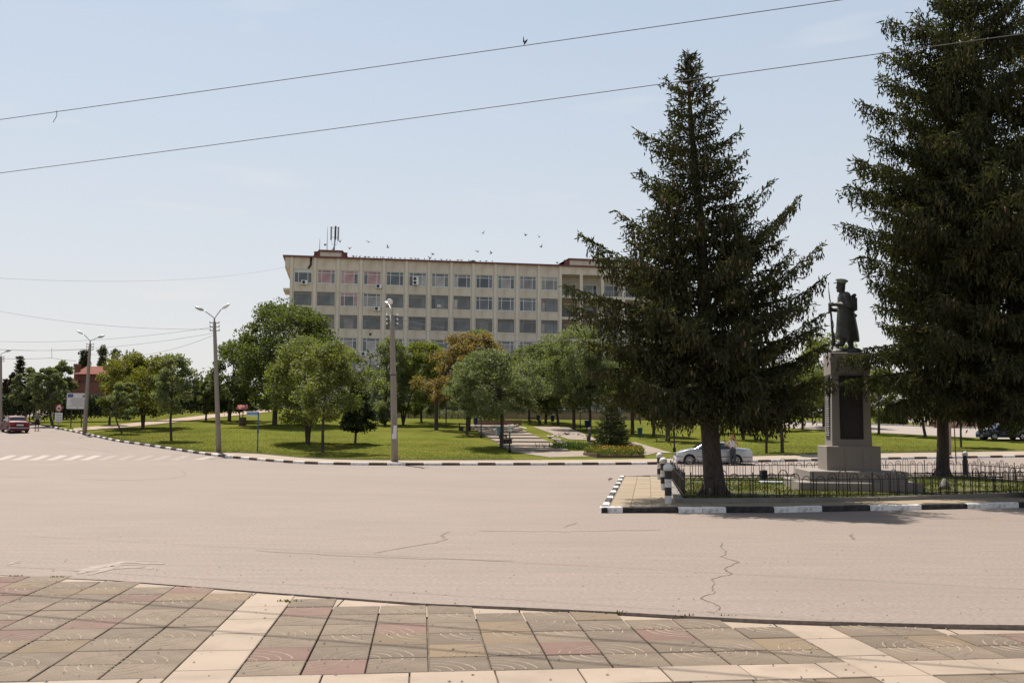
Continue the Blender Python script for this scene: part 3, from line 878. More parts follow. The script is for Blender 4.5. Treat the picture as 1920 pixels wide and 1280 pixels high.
for k in range(NB):
    spandrel(k, ZW, ZR - .22, "top")
    for r in range(5):
        zt = ZW - r * FL
        spandrel(k, zt - FL, zt - WH, "mid")
    # side reveals next to each window
    for xx in (.21, BAY - .43):
        me = shared("reveal", lambda: MB().box(0, .22, .10, .42, 0, WH).mesh("reveal", M['wall']))
        for r in range(5): link_mesh("reveal", me, blg, (k*BAY + xx, 0, ZW - r*FL - WH))
x0, x1 = .43, BAY - .43
WW = x1 - x0
def frame_mesh(style):
    b = MB(); t = .085 if style == 'w' else .055
    c1, c2, tr_ = WW * .235, WW * .765, WH * .74
    b.box(0, WW, 0, .08, 0, t); b.box(0, WW, 0, .08, WH - t, WH)
    for x in (0, c1 - t/2, c2 - t/2, WW - t): b.box(x, x + t, 0, .08, t, WH - t)
    b.box(t, WW - t, .004, .076, tr_, tr_ + t)
    if style == 'w': b.box(-.03, WW + .03, -.12, .0, -.05, .0)
    return b.mesh("window", M['whitepvc'] if style == 'w' else M['oldframe'])
FM = {s: frame_mesh(s) for s in 'wo'}
c1, c2, tr_ = WW * .235, WW * .765, WH * .74
def pane_me(x0, x1, z0, z1, g):
    return shared(("pane", round(x0, 2), round(z0, 2), g), lambda: MB().add([(x0,.05,z0),(x1,.05,z0),(x1,.05,z1),(x0,.05,z1)], ((0,1,2,3),)).mesh("pane", M[g]))
def window(k, r, style, gl=('glass','glass','glass'), trg='glass', white_top=False):
    w = link_mesh("window", FM[style], blg, (k*BAY + x0, .16, ZW - r*FL - WH))
    for (a, b_), g in zip(((.03, c1), (c1, c2), (c2, WW - .03)), gl): link_mesh("pane", pane_me(a, b_, .03, tr_, g), w)
    link_mesh("transom_pane", pane_me(.03, WW - .03, tr_ + .04, WH - .03, 'paperwhite' if white_top else trg), w)
g_, l_, k_ = 'glass', 'glasslight', 'glasspink'
row0 = [('w',(g_,g_,g_),g_,True),('w',(k_,k_,g_),k_),('w',(k_,k_,g_),k_),('w',(g_,k_,k_),k_),('w',(g_,g_,g_),g_),('w',(g_,l_,l_),g_),('w',(l_,l_,g_),g_),('w',(l_,g_,g_),l_),('w',(g_,g_,g_),g_),('w',(g_,l_,g_),g_),('w',(l_,l_,g_),g_),('w',(l_,l_,l_),l_)]
row1 = [('o',(g_,g_,g_),g_),('o',(g_,g_,g_),g_),('w',(k_,g_,k_),k_),('w',(g_,l_,g_),g_)] + [('o',(g_,g_,g_),g_)]*4 + [('w',(g_,g_,g_),g_)]*3 + [('o',(g_,g_,g_),g_)]
row2 = [('o',(g_,g_,g_),g_)] * 12
row3 = [('w',(g_,g_,g_),g_),('w',(l_,g_,g_),g_),('w',(l_,g_,g_),l_),('w',(g_,l_,g_),g_),('w',(g_,g_,g_),g_),('w',(l_,l_,l_),l_),('w',(g_,g_,g_),g_),('w',(g_,g_,g_),g_),('w',(g_,l_,l_),l_),('w',(l_,g_,g_),g_),('w',(g_,k_,g_),l_),('w',(g_,g_,g_),g_)]
row4 = [('w',(g_,l_,g_),l_)] * 12
wr_ = random.Random(17)
for r, row in enumerate((row0, row1, row2, row3, row4)):
    for k, a in enumerate(row):
        a = list(a)
        if r in (1, 2, 3): a[1] = tuple('glasslight' if (q == 'glass' and wr_.random() < .14) else q for q in a[1])
        window(k, r, *a)
bpart("notice_sheet", MB().box(6*BAY + 1.35, 6*BAY + 1.95, .14, .155, ZW - FL - 1.85, ZW - FL - 1.45), M['paperwhite'])
# parapet shoulder and ledge on the left gable, roof edge
bpart("parapet_shoulder", MB().box(-1.0, -.21, .03, 13.5, ZW + .12, ZR - .22), M['wall'])
bpart("gable_ledge", MB().box(-1.2, -.2, .5, 6, ZW - FL + .15, ZW - FL + .5), M['pil'])
bpart("roof", MB().box(-1.35, L_ + 6.3*BAY, -.42, 14.5, ZR - .21, ZR), M['roofred'])
bpart("cable_duct", MB().tube([(2.9, .0, ZR - .25), (2.85, .0, ZW + .6), (2.5, .0, ZW + .1)], .16, 6), M['darkmetal'])
# roof houses
def roof_house(xa, xb, y0, h, skirt):
    o = bpart("roof_house", MB().box(xa, xb, y0, y0 + 5, ZR, ZR + h), M['wall'])
    b = MB()
    b.add([(xa-skirt, y0-.5, ZR), (xb+skirt, y0-.5, ZR), (xb+.15, y0-.2, ZR+h+.3), (xa-.15, y0-.2, ZR+h+.3),
           (xa-skirt, y0+5.5, ZR), (xb+skirt, y0+5.5, ZR), (xb+.15, y0+5.2, ZR+h+.3), (xa-.15, y0+5.2, ZR+h+.3)],
          ((3,2,6,7),(1,5,6,2),(0,3,7,4),(4,7,6,5)))
    b.box(xa-.2, xb+.2, y0-.25, y0+.0, ZR+h+.0, ZR+h+.28)
    b.box(xa-.9, xa, y0-.1, y0+.2, ZR, ZR+h+.02); b.box(xb, xb+.9, y0-.1, y0+.2, ZR, ZR+h+.02)
    b.build("roof_skirt", M['roofred'], o)
roof_house(4.2, 7.5, .6, .85, 1.1)
roof_house(L_ + 1.6, L_ + 14, .6, .95, 2.2)
bpart("roof_vent", MB().lathe([(.5, ZR), (.5, ZR + .35), (.65, ZR + .4), (.2, ZR + .6)], 10, 0, Matrix.Translation((28.2, 2, 0))), M['darkmetal'])
# loggia wing at the right: slabs, columns, railings, glazed back
lx = L_ + .21
bpart("loggia_parapet", MB().box(lx, L_ + 6*BAY, .0, 3.0, ZW + .55, ZR - .22), M['wall'])
for k in range(1, 7): bpart("loggia_column", MB().box(L_ + k*BAY - .3, L_ + k*BAY + .15, -.02, .5, ZW - 5*FL, ZW + .55), M['pil'])
for r in range(5):
    zt = ZW - r * FL
    bpart("loggia_slab", MB().box(lx, L_ + 6*BAY, .06, 3.0, zt - FL + .2, zt - FL + .62), M['pil'])
    for k in range(6):
        xa = L_ + k*BAY
        rl = MB()
        rl.box(xa + .25, xa + BAY - .35, .10, .16, zt - FL + 1.45, zt - FL + 1.52)
        for q in range(6): rl.box(xa + .3 + q*.55, xa + .34 + q*.55, .11, .15, zt - FL + .62, zt - FL + 1.45)
        if r == 0: rl.build("railing", M['metalgrey'], blg)
        w = link_mesh("window", FM['w' if r == 0 else 'o'], blg, (xa + .35, 2.8, zt - FL + .95)); w.scale = (1.08, 1, 1.15)
        for (a, b_) in ((.03, c1), (c1, c2), (c2, WW - .03)): link_mesh("pane", pane_me(a, b_, .03, WH - .03, 'glass'), w)
# air conditioners on the facade
def aircon(px, py, two=False):
    hx = 2 if two else 1
    p = P(px, py, 150.0 + (px - 547) * .0138)
    lx_ = (Vector((p.x, p.y, 0)) - Vector((bl0.x, bl0.y, 0))).length
    h = 1.25 if two else .62; w = .95
    o = bpart("air_conditioner", MB().bevbox(lx_ - w/2, lx_ + w/2, -.42, -.02, p.z - h/2, p.z + h/2, .03).box(lx_ - .3, lx_ - .25, -.4, .06, p.z - h/2 - .15, p.z - h/2).box(lx_ + .25, lx_ + .3, -.4, .06, p.z - h/2 - .15, p.z - h/2), M['white'])
    for q in range(hx):
        zc = p.z if not two else p.z + (q - .5) * .6
        Mx = Matrix.Translation((lx_ - .12, -.425, zc)) @ Matrix.Rotation(R(90), 4, 'X')
        MB().lathe([(.25, -.01), (.25, .02), (.2, .03), (.05, .035)], 14, 0, Mx).build("fan", M['darkmetal'], o)
for a in ((571, 529.5), (710, 537), (779, 527, True), (707, 579), (663, 662.5), (682, 663.5)): aircon(*a)
bpart("wall_vent", MB().box(12.0, 12.35, .03, .08, ZW - 2*FL - 3.1, ZW - 2*FL - 2.7), M['darkmetal'])

# antennas on the roof
def on_roof(px, y=3.0):
    for t in np.arange(-2, 60, .05):
        w_ = Vector((bl0.x, bl0.y, 0)) + Vector((math.cos(AL)*t - math.sin(AL)*y, math.sin(AL)*t + math.cos(AL)*y, 0))
        if 960 + FPX * (w_.x / w_.y) * 1.0 >= px - (480 - 640) * ROLL * 0: return w_
    return w_
a = on_roof(621); zb = ZR + 1.13
mast = thing("antenna_mast", "phone mast with upright panel antennas on the left roof house", "antenna", (a.x, a.y, zb), AL)
MB().tube([(0, 0, 0), (0, 0, 4.4)], .07, 8).tube([(-.45, 0, 0), (0, 0, 1.1), (.12, 0, 3.6)], .12, 6).build("pole", M['metalgrey'], mast)
for x_, y_ in ((-.55, 0), (.55, 0), (.12, -.45)):
    MB().bevbox(x_ - .13, x_ + .13, y_ - .08, y_ + .08, 2.1, 4.3, .03).build("antenna_panel", M['metalgrey'] if y_ == 0 else M['darkmetal'], mast)
MB().box(-.55, .55, -.03, .03, 2.5, 2.56).box(-.55, .55, -.03, .03, 4.0, 4.06).tube([(-.5, 0, 2.1), (-.4, 0, 1.4), (0, 0, 1.2)], .025, 5).tube([(.5, 0, 2.1), (.35, 0, 1.4), (0, 0, 1.2)], .025, 5).build("bracket", M['metalgrey'], mast)
for px, h, dish, lab, zz in ((607, 4.2, True, "tall whip antenna with small round dish beside the phone mast", zb), (593, 2.9, False, "short whip antenna at the left edge of the roof house", zb - .6)):
    a = on_roof(px)
    o = thing("whip_antenna", lab, "antenna", (a.x, a.y, zz), AL)
    MB().tube([(0, 0, 0), (0, 0, h*.45), (0, 0, h)], [.06, .05, .03], 6).build("mast", M['metalgrey'], o)
    if dish: MB().ball((-.32, -.05, 1.3), .2, 0, 10, (1, .4, 1)).box(-.3, 0, -.03, .03, 1.27, 1.33).build("dish", M['metalgrey'], o)
a = on_roof(588)
o = thing("satellite_dish", "pale round satellite dish at the roof's left edge", "satellite dish", (a.x, a.y, ZR), AL)
MB().ball((0, -.1, .55), .38, 0, 14, (1, .3, 1)).build("dish", M['white'], o)
MB().tube([(0, 0, 0), (0, .05, .55)], .05, 6).tube([(.05, 0, .55), (.5, .1, .5)], .05, 6).build("bracket", M['metalgrey'], o)

# birds
def bird_mesh(flying, sd):
    rg = random.Random(sd); b = MB()
    b.ball((0, 0, 0), .09, 0, 8, (1.9, .9, .9)); b.ball((.19, 0, .05), .055, 0, 8); b.add([(.24,0,.05),(.30,0,.04),(.24,.02,.03),(.24,-.02,.03)], ((0,1,2),(0,3,1),(1,3,2)))
    b.add([(-.14,-.03,0),(-.14,.03,0),(-.36,.06,.01),(-.36,-.06,.01),(-.14,0,.03),(-.36,0,.02)], ((0,3,2,1),(4,1,2,5),(4,5,3,0)))
    if flying:
        up = rg.uniform(.15, .4)
        for s_ in (-1, 1):
            b.add([(.10,.05*s_,.03),(-.10,.05*s_,.03),(-.06,.28*s_,up*.6),(.08,.26*s_,up*.7),(-.10,.48*s_,up),(.06,.16*s_,up*.3+.05),(-.08,.16*s_,up*.3+.02)],
                  ((0,1,6,5),(5,6,2,3),(3,2,4)))
    else:
        b.box(-.02, .0, -.04, -.03, -.16, -.06); b.box(-.02, .0, .03, .04, -.16, -.06)
    return b.mesh("bird", M['bird'])
fb = [bird_mesh(True, i) for i in range(3)]; pb = bird_mesh(False, 9)
spots = [(655,466,"lowest bird flying just right of the roof house"), (690.5,454,"bird flying above the roof right of the phone mast"), (727,464,"bird flying over the third pilaster of the roof edge"),
         (807,484,"lower of two birds close above the roof edge"), (812,477,"upper of two birds close above the roof edge"), (905.5,437.5,"highest bird in the sky over the office block"),
         (896,472,"bird flying low over the middle of the roof"), (986,441,"left bird of a pair over the right half of the roof"), (1011,444.5,"right bird of a pair over the right half of the roof"),
         (1014.5,463,"bird below the pair over the right half of the roof"), (1045,493,"bird touching down beside the red roof house"), (638,453,"bird right beside the phone mast antennas"), (921, 475, "faint small bird over the middle of the roof")]
for i, (px, py, lab) in enumerate(spots):
    p = P(px, py, 147 - (i % 4))
    o = link_mesh("bird", fb[i % 3], None, p, (rnd.uniform(-.4, .4), rnd.uniform(-.5, .5), rnd.uniform(0, 6.28)))
    o.scale = (.95,) * 3
    tag(o, lab, "bird", "birds flying over the office block")
for i in range(34):
    t = 9.2 + 22.0 * (i / 33) ** 1.5 + rnd.uniform(-.2, .2)
    w_ = Vector((bl0.x, bl0.y, 0)) + Vector((math.cos(AL)*t - math.sin(AL)*(-.3), math.sin(AL)*t + math.cos(AL)*(-.3), 0))
    o = link_mesh("bird", pb, None, (w_.x, w_.y, ZR + .16), (0, 0, rnd.uniform(0, 6.28)))
    tag(o, "small dark bird perched in the row along the roof edge", "bird", "birds perched along the roof edge")

# ================================================================== MONUMENT
sc33 = 1850 / 33.0
mp_ = Hh(1592, 919, ZP); mz = ZP
RZM = -R(7.4)
mon = thing("monument", "grey stone monument pedestal with dark plaques inside the iron fence", "monument", (0, 0, 0), 0)
# front-left corner of the lowest step sits at pixel (1503, 919)
c0 = Hh(1500.5, 919.5, ZP); ex = Vector((math.cos(RZM), math.sin(RZM), 0)); ey = Vector((-ex.y, ex.x, 0))
W1 = 3.55
ctr = c0 + ex * (W1/2) + ey * (W1/2)
mon.location = (ctr.x, ctr.y, ZP); mon.rotation_euler = (0, 0, RZM)
def mbox(name, w, z0, z1, m=None, b=.02, taper=0):
    return MB().bevbox(-w/2, w/2, -w/2, w/2, z0, z1, b).build(name, m or M['stone'], mon)
mbox("lower_step", 3.55, -.1, .255); mbox("upper_step", 2.86, .255, .58)
# base block built of facing slabs
bw = 1.61
mbox("base_core", bw - .08, .58, 1.29)
for s_ in range(4):
    Mx = Matrix.Rotation(s_ * math.pi / 2, 4, 'Z')
    b = MB()
    for q in range(3):
        xa = -bw/2 + .002 + q * (bw - .004) / 3
        MB().box(xa + .003, xa + (bw - .004)/3 - .003, -bw/2, -bw/2 + .04 - .002, .582, 1.29, 0, Mx).build("facing_slab", M['stone'], mon)
mbox("base_cap", bw + .004, 1.29, 1.33)
# tapered shaft with a wider head
zt0, zt1, zt2 = 1.33, 3.57, 4.25
w0, w1, w2 = 1.20, 1.13, 1.19
b = MB(); vs = []
for w_, z_ in ((w0, zt0), (w1, zt1)): vs += [(-w_/2,-w_/2,z_),(w_/2,-w_/2,z_),(w_/2,w_/2,z_),(-w_/2,w_/2,z_)]
b.add(vs, ((3,2,1,0),(4,5,6,7),(0,1,5,4),(1,2,6,5),(2,3,7,6),(3,0,4,7))); b.build("shaft", M['stone'], mon)
mbox("shaft_head", w2, zt1, zt1 + .33, b=.004); mbox("shaft_head", w2 + .006, zt1 + .335, zt2, b=.02)
# plaques with raised lines of lettering too small to read
for s_, pw in ((0, .70), (3, .62), (1, .62)):
    Mx = Matrix.Rotation(s_ * math.pi / 2, 4, 'Z')
    o = MB().box(-pw/2, pw/2, -w0/2 - .012, -w1/2 + .05, 1.54, 3.52, 0, Mx).build("plaque", M['plaque'], mon)
    ln = MB(); rg = random.Random(s_)
    for q in range(26):
        z_ = 1.65 + q * .07
        hw = pw/2 - rg.uniform(.06, .16)
        xx = -hw
        while xx < hw - .03:
            l_w = rg.uniform(.03, .10); ln.box(xx, min(hw, xx + l_w), -w0/2 - .017, -w0/2 - .012, z_, z_ + .035, 0, Mx); xx += l_w + .025
    ln.build("inscription", M['plaquepale'] if s_ == 3 else M['plaqueline'], o)["kind"] = "stuff"
# ---- statue of a soldier, facing left (local -x), standing on a rock
top = Vector((ctr.x, ctr.y, ZP + zt2))
st = thing("statue", "dark bronze soldier statue in greatcoat and peaked cap holding a bayoneted rifle", "statue", top, RZM)
st.location = top + ex * .0
st.scale = (1.06, 1.04, .985)
b = MB()
b.capsule((-.10, 0, 2.10), (-.10, 0, 2.26), .125, .135, 12, fy=.85)           # head
b.ball((-.225, 0, 2.16), .035, 0, 8); b.ball((-.185, 0, 2.06), .055, 0, 8)     # nose, chin
b.ball((-.09, .115, 2.17), .03, 0, 8); b.ball((-.09, -.115, 2.17), .03, 0, 8)  # ears
b.ball((-.2, .045, 2.2), .02, 0, 6); b.ball((-.2, -.045, 2.2), .02, 0, 6)
b.capsule((-.06, 0, 1.95), (-.08, 0, 2.10), .095, .085, 10)                    # neck
b.capsule((-.02, 0, 1.50), (-.02, 0, 1.84), .20, .19, 14, fy=1.25)             # chest
b.capsule((.02, -.17, 1.88), (.02, .17, 1.88), .13, .13, 10)                   # shoulders
for s_ in (-1, 1):
    hy = s_ * .05
    b.capsule((.03, s_*.27, 1.84), (.08, s_*.31, 1.52), .105, .09, 10)
    hand = (-.40, hy, 1.60) if s_ < 0 else (-.42, hy, 1.44)
    b.capsule((.08, s_*.31, 1.52), (-.28, s_*.12, hand[2] + .0), .095, .07, 10)
    b.capsule((-.30, s_*.10, hand[2]), (-.40, hy, hand[2]), .065, .06, 8)
    for f in range(4):                                                        # fingers closed round the rifle
        z_ = hand[2] + .055 - f * .036
        b.capsule((-.40, hy + s_*.03, z_), (-.475, s_*.015, z_), .022, .02, 6); b.capsule((-.475, s_*.015, z_), (-.45, -s_*.045, z_ - .005), .02, .016, 6)
    b.capsule((-.36, hy, hand[2] + .06), (-.42, -s_*.035, hand[2] + .075), .024, .02, 6)
# greatcoat skirt, flared, front edge swinging
rings = [(1.55, .02, .215, .27), (1.40, .02, .245, .28), (1.20, .03, .27, .29), (.95, .04, .30, .31), (.70, .05, .325, .33), (.50, .055, .345, .34), (.44, .055, .33, .33)]
vs, fs = [], []; N = 28
for (z_, cxx, rx, ry) in rings:
    for k in range(N):
        an = 2*math.pi*k/N; fold = 1 + .045 * math.sin(an * 7 + z_ * 1.5) * max(0, (1.5 - z_)) 
        vs.append((cxx + rx*math.cos(an)*fold, ry*math.sin(an)*fold, z_ - (.06*math.cos(an) if z_ < .6 else 0)))
for i in range(len(rings)-1):
    for k in range(N): fs.append((i*N+k, (i+1)*N+k, (i+1)*N+(k+1) % N, i*N+(k+1) % N))
fs.append(tuple(range(N))); fs.append(tuple(range(len(rings)*N-1, (len(rings)-1)*N-1, -1)))
b.add(vs, fs, 0, True)
b.capsule((-.06, -.11, .55), (-.14, -.11, .30), .11, .085, 10); b.capsule((-.14, -.11, .30), (-.28, -.11, .27), .075, .06, 8)
b.capsule((.14, .11, .55), (.18, .11, .20), .11, .08, 10); b.capsule((.18, .11, .17), (.06, .11, .13), .075, .06, 8)
b.capsule((.17, -.02, 1.30), (.30, 0, 1.24), .07, .06, 8)                       # coat tail flap
remeshed("body", b, .016, M['bronze'], st)
cap = MB(); Mx = Matrix.Translation((-.09, 0, 2.30)) @ Matrix.Rotation(R(12), 4, 'Y')
cap.lathe([(.135, 0), (.14, .05), (.19, .09), (.185, .12), (.10, .15), (.01, .155)], 18, 0, Mx)
cap.build("cap", M['verdigris'], st)
cp = MB(); cp.add([Mx @ Vector(v) for v in ((-.12,-.09,.02),(-.12,.09,.02),(-.22,.05,-.03),(-.22,-.05,-.03),(-.12,-.09,.0),(-.12,.09,.0),(-.22,.05,-.045),(-.22,-.05,-.045))], ((0,1,2,3),(7,6,5,4),(0,3,7,4),(1,5,6,2),(3,2,6,7)))
cp.build("cap_visor", M['bronze'], st)
pk = MB().bevbox(.16, .33, -.18, .18, 1.40, 1.84, .05); pk.tube([(.25, -.2, 1.88), (.25, .2, 1.88)], .06, 10)
pk.build("backpack", M['bronze'], st)
rf = MB()
rf.tube([(-.43, 0, 1.72), (-.455, 0, 2.02), (-.465, 0, 2.26)], [.018, .014, .004], 6)        # bayonet
rf.tube([(-.41, 0, 1.30), (-.43, 0, 1.74)], .026, 8)
rf.tube([(-.345, 0, .24), (-.36, 0, .55), (-.385, 0, .80), (-.41, 0, 1.32)], [.06, .05, .035, .032], 8, fy=.5)
rf.tube([(-.40, .03, 1.25), (-.33, .04, .95), (-.365, .03, .72)], .012, 5)
rf.build("rifle", M['bronze'], st)
rk = MB(); rg = random.Random(4)
for q in range(9): rk.ball((rg.uniform(-.35, .3), rg.uniform(-.25, .25), rg.uniform(.0, .10)), rg.uniform(.12, .2), 0, 8, (1.3, 1.1, .7))
remeshed("rock_base", rk, .035, M['bronze'], st, 0)

# ================================================================== IRON FENCE
def hoop_mesh(h, inner):
    b = MB(); w_ = .25; r_ = w_/2
    pts = [(0, 0, 0), (0, 0, h - r_)] + [(r_ - r_*math.cos(a), 0, h - r_ + r_*math.sin(a)) for a in np.linspace(.3, math.pi - .3, 7)] + [(w_, 0, h - r_), (w_, 0, 0)]
    b.tube(pts, .0115, 5, smooth=True)
    if inner == 1: b.tube([(r_, 0, 0), (r_, 0, h - .05)], .009, 5)
    if inner == 2:
        for a in (30, 90, 150): b.tube([(r_, 0, h - r_ + .01), (r_ + .085*math.cos(R(a)), 0, h - r_ + .01 + .085*math.sin(R(a)))], .007, 4)
        b.tube([(r_ - .11, 0, h - r_), (r_ + .11, 0, h - r_)], .008, 4)
    return b.mesh("hoop", M['iron'])
HM = [hoop_mesh(.56, 0), hoop_mesh(.63, 2), hoop_mesh(.72, 1)]
POSTM = MB().box(-.012, .012, -.012, .012, -.22, .62).lathe([(.013, .62), (.02, .635), (.014, .66), (.002, .67)], 6).mesh("post", M['iron'])
def fence(pts, label, zz=ZP + .02):
    root = thing("iron_fence", label, "fence", pts[0], 0, "iron fences round the monument plot")
    for a, b_ in zip(pts[:-1], pts[1:]):
        d, n, L = seg_frame(a, b_); npan = max(1, round(L / 1.75)); pl = L / npan; an = math.atan2(d.y, d.x)
        for k in range(npan):
            p = a + d * pl * k - pts[0]
            tl = rnd.uniform(-.02, .02)
            link_mesh("post", POSTM, root, (p.x, p.y, zz - pts[0].z), (tl, tl, an))
            rb = MB().box(.02, pl - .02, -.011, .011, .455, .48).box(.02, pl - .02, -.011, .011, .05, .075)
            rb.build("rail", M['iron'], root, (p.x, p.y, zz - pts[0].z), (0, 0, an))
            gap = (pl - 5 * .25) / 6
            for q, t in enumerate((0, 1, 2, 1, 0)):
                xq = gap + q * (.25 + gap)
                link_mesh("hoop", HM[t], root, (p.x + d.x*xq, p.y + d.y*xq, zz + .0 - pts[0].z), (rnd.uniform(-.015, .015), rnd.uniform(-.02, .02), an))
        p = b_ - pts[0]
        link_mesh("post", POSTM, root, (p.x, p.y, zz - pts[0].z), (0, 0, an))
    return root
ins = lambda p: Vector((p.x, p.y, ZP))
fence([ins(N0) + Vector((.25, .15, 0)), ins(N1) + Vector((0, .15, 0)), ins(N2)], "black iron hoop fence along the front of the monument plot")
fence([ins(F0) + Vector((.1, -.1, 0)), ins(F1)], "black iron hoop fence along the back of the monument plot")
fence([ins(N0) + Vector((.1, .2, 0)), ins(F0) + Vector((.0, -.15, 0))], "bent black iron fence on the pavement side behind the bollards")
fence([ins(F1) + Vector((.15, -.1, 0)), ins(R1)], "black iron hoop fence slanting forward at the right of the plot")

# bollards
def bollard(px, py, label, dz=.125, bands=4, h=1.0, loc=None):
    p = loc or Hh(px, py, dz)
    o = thing("bollard", label, "bollard", p, 0, "striped bollards beside the monument fence")
    hb = h - .18
    for k in range(bands):
        z0, z1 = k * hb / bands, (k + 1) * hb / bands
        MB().lathe([(.088, z0 + .001), (.088, z1 - .001)], 20, smooth=False).build("band", M['bandwhite'] if k % 2 == 0 else M['blackpaint'], o)
    MB().ball((0, 0, hb + .075), .125, 0, 18, (1, 1, .95)).build("ball", M['ballwhite'], o)
    MB().lathe([(.10, hb - .02), (.10, hb + .012)], 16).build("collar", M['blackpaint'], o)
bollard(1253, 944, "front black and white striped bollard with worn ball top", bands=4)
bollard(1244, 918.5, "middle striped bollard half hidden behind the front one", bands=4)
bollard(1236.5, 898.5, "rear striped bollard at the back left fence corner", bands=4)
bollard(0, 0, "black bollard with white ball at the far right fence corner", .2, 1, 1.0, Hh(1810.5, 891, ZP))
bpy.data.objects[[o.name for o in bpy.data.objects if o.name.startswith("band")][-1]].data.materials[0] = M['blackpaint']
# small things on the plot
p = Hh(1432, 899, ZP)
o = MB().bevbox(-.11, .11, -.08, .08, -.02, .36, .03).build("marker_stone", M['plaque'], None, p, (0, 0, .3)); tag(o, "small dark marker stone on the grass left of the pedestal", "stone")
p = Hh(1772, 917, ZP)
b = MB(); b.lathe([(.20, 0), (.16, .12), (.05, .34), (.02, .36)], 10); o = b.build("floodlight_cover", M['concrete'], None, p); tag(o, "small pale grey cone cover on the grass under the back spruce", "floodlight cover")
p = Hh(1470, 905, ZP)
o = MB().bevbox(-.8, .75, -.35, .35, -.02, .05, .01).build("memorial_slab", mat("blue_grey_slab", (0.28, 0.31, 0.33), .7, .08, 2), None, p, (0, 0, RZM)); tag(o, "flat blue grey slab lying left of the pedestal steps", "slab")
# litter on the road
p = Hh(1145, 901.5, 0)
b = MB(); rg = random.Random(3)
pts = [Vector((rg.uniform(-.13, .13), rg.uniform(-.10, .10), rg.uniform(.005, .13))) for _ in range(12)]
for i in range(10): b.add([pts[i], pts[(i+1) % 12], pts[(i+2) % 12]], ((0, 1, 2),), i % 2)
o = b.build("crumpled_wrapper", [M['red'], M['paperwhite']], None, p); tag(o, "crumpled red and white wrapper lying on the road", "litter")
# ================================================================== POLES AND WIRES
def lamp_pole(px, py, ytop, label, arms, dz=.13, lean=None, r0=.17, r1=.105, insul=True, papers=(), walk=False):
    b0 = G(px, py, dz) if not walk else G(px, py, dz)
    t = P(px if lean is None else lean, ytop, b0.y) - b0
    o = thing("utility_pole", label, "pole", b0, 0, "concrete street poles")
    n = 6
    MB().tube([t * (k/n) - Vector((0, 0, .2 if k == 0 else 0)) for k in range(n+1)], [r0 + (r1 - r0)*k/n for k in range(n+1)], 14).build("shaft", M['pole'], o)
    for (dx, dy, up, bright) in arms:
        h = t + Vector((dx, dy, up))
        MB().tube([t - Vector((0, 0, .5)) + Vector((.0, -.02, 0)), t + Vector((dx*.05, dy*.05, .25)), t + Vector((dx*.75, dy*.75, up*.85)), h], .032, 6).build("arm", M['metalgrey'], o)
        d = Vector((dx, dy, max(.12, up*.35))).normalized()
        Mx = d.to_track_quat('X', 'Z').to_matrix()
        lb = MB(); lb.ball((0, 0, 0), .16, 0, 12, (2.0, 1.0, .62), Mx)
        oo = lb.build("lamp_head", M['lampglass'] if bright else M['metalgrey'], o, h + d*.28)
        MB().ball((0, 0, -.05), .13, 0, 10, (1.6, .9, .6), Mx).build("lamp_bowl", M['lampglass'], oo)
    if insul:
        ib = MB()
        for k in range(3):
            for s_ in (-1, 1):
                z = t * (1 - .012 - .03*k); ib.box(z.x - .3*s_ - .02, z.x + .3*s_ + .02, z.y - .03, z.y + .03, z.z, z.z + .04) if s_ > 0 else None
        ib.build("crossarm", M['darkmetal'], o) if len(ib.v) else None
        for k in range(3):
            for s_ in (-1, 1):
                z = t * (1 - .012 - .03*k); MB().lathe([(.03, 0), (.05, .03), (.035, .06), (.05, .09), (.02, .13)], 8, 0, Matrix.Translation((z.x + s_*.3, z.y, z.z + .03))).build("insulator", M['white'], o)
    for (f, w_, h_) in papers:
        z = t * f; rr = r0 + (r1 - r0)*f + .004
        pb_ = MB(); vs = []
        for k in range(7):
            an = R(-90 - 42 + 14*k)
            for q in (0, h_): vs.append((z.x + rr*math.cos(an), z.y + rr*math.sin(an), z.z + q))
        pb_.add(vs, [(2*k, 2*k+2, 2*k+3, 2*k+1) for k in range(6)]); pb_.build("pasted_notice", M['paperwhite'] if w_ else M['fadedpaint'], o)
    return b0, t
PB, PT = lamp_pole(740.5, 865.5, 590, "tall concrete pole with pasted notices standing on the kerb in the middle", [(-.02, -.5, .55, True), (-.35, .9, .75, False)], .13, 735, .20, .135, papers=((.155, 1, .75), (.19, 0, .5), (.24, 0, .6)))
MB().lathe([(.185, 0), (.185, .05)], 12, 0, Matrix.Translation(PB + PT*.585)).build("x", M['darkmetal']).name = "pole_band"
o = bpy.data.objects["pole_band"]; pr = [x for x in bpy.data.objects if x.name.startswith("utility_pole")][0]
o.parent = pr; o.location = -Vector(pr.location)
PB1, PT1 = lamp_pole(410.5, 847, 603, "leaning concrete pole with two lamps at the kerb on the left", [(-.72, -.1, .75, False), (.45, .1, .9, True)], .13, 402, .175, .11, papers=((.21, 0, .4), (.28, 0, .3)))
PB2, PT2 = lamp_pole(158.5, 811.5, 644, "far leaning concrete pole with two lamps beside the garden path", [(-.62, -.1, .85, True), (.60, .1, .55, False)], .13, 169, .19, .11)
PB3, PT3 = lamp_pole(1.5, 803, 668, "concrete pole with single lamp cut by the left picture edge", [(.5, -.1, .45, False)], .05, 1.5, .14, .11)
def cable(name, a, b, sag, label, r=.007, n=24, cat="cable", group=None):
    pts = []
    for k in range(n + 1):
        t = k / n; p = Vector(a).lerp(Vector(b), t); p.z -= sag * 4 * t * (1 - t); pts.append(p)
    o = MB().tube(pts, r, 5).build(name, M['wire'])
    tag(o, label, cat, group); return o
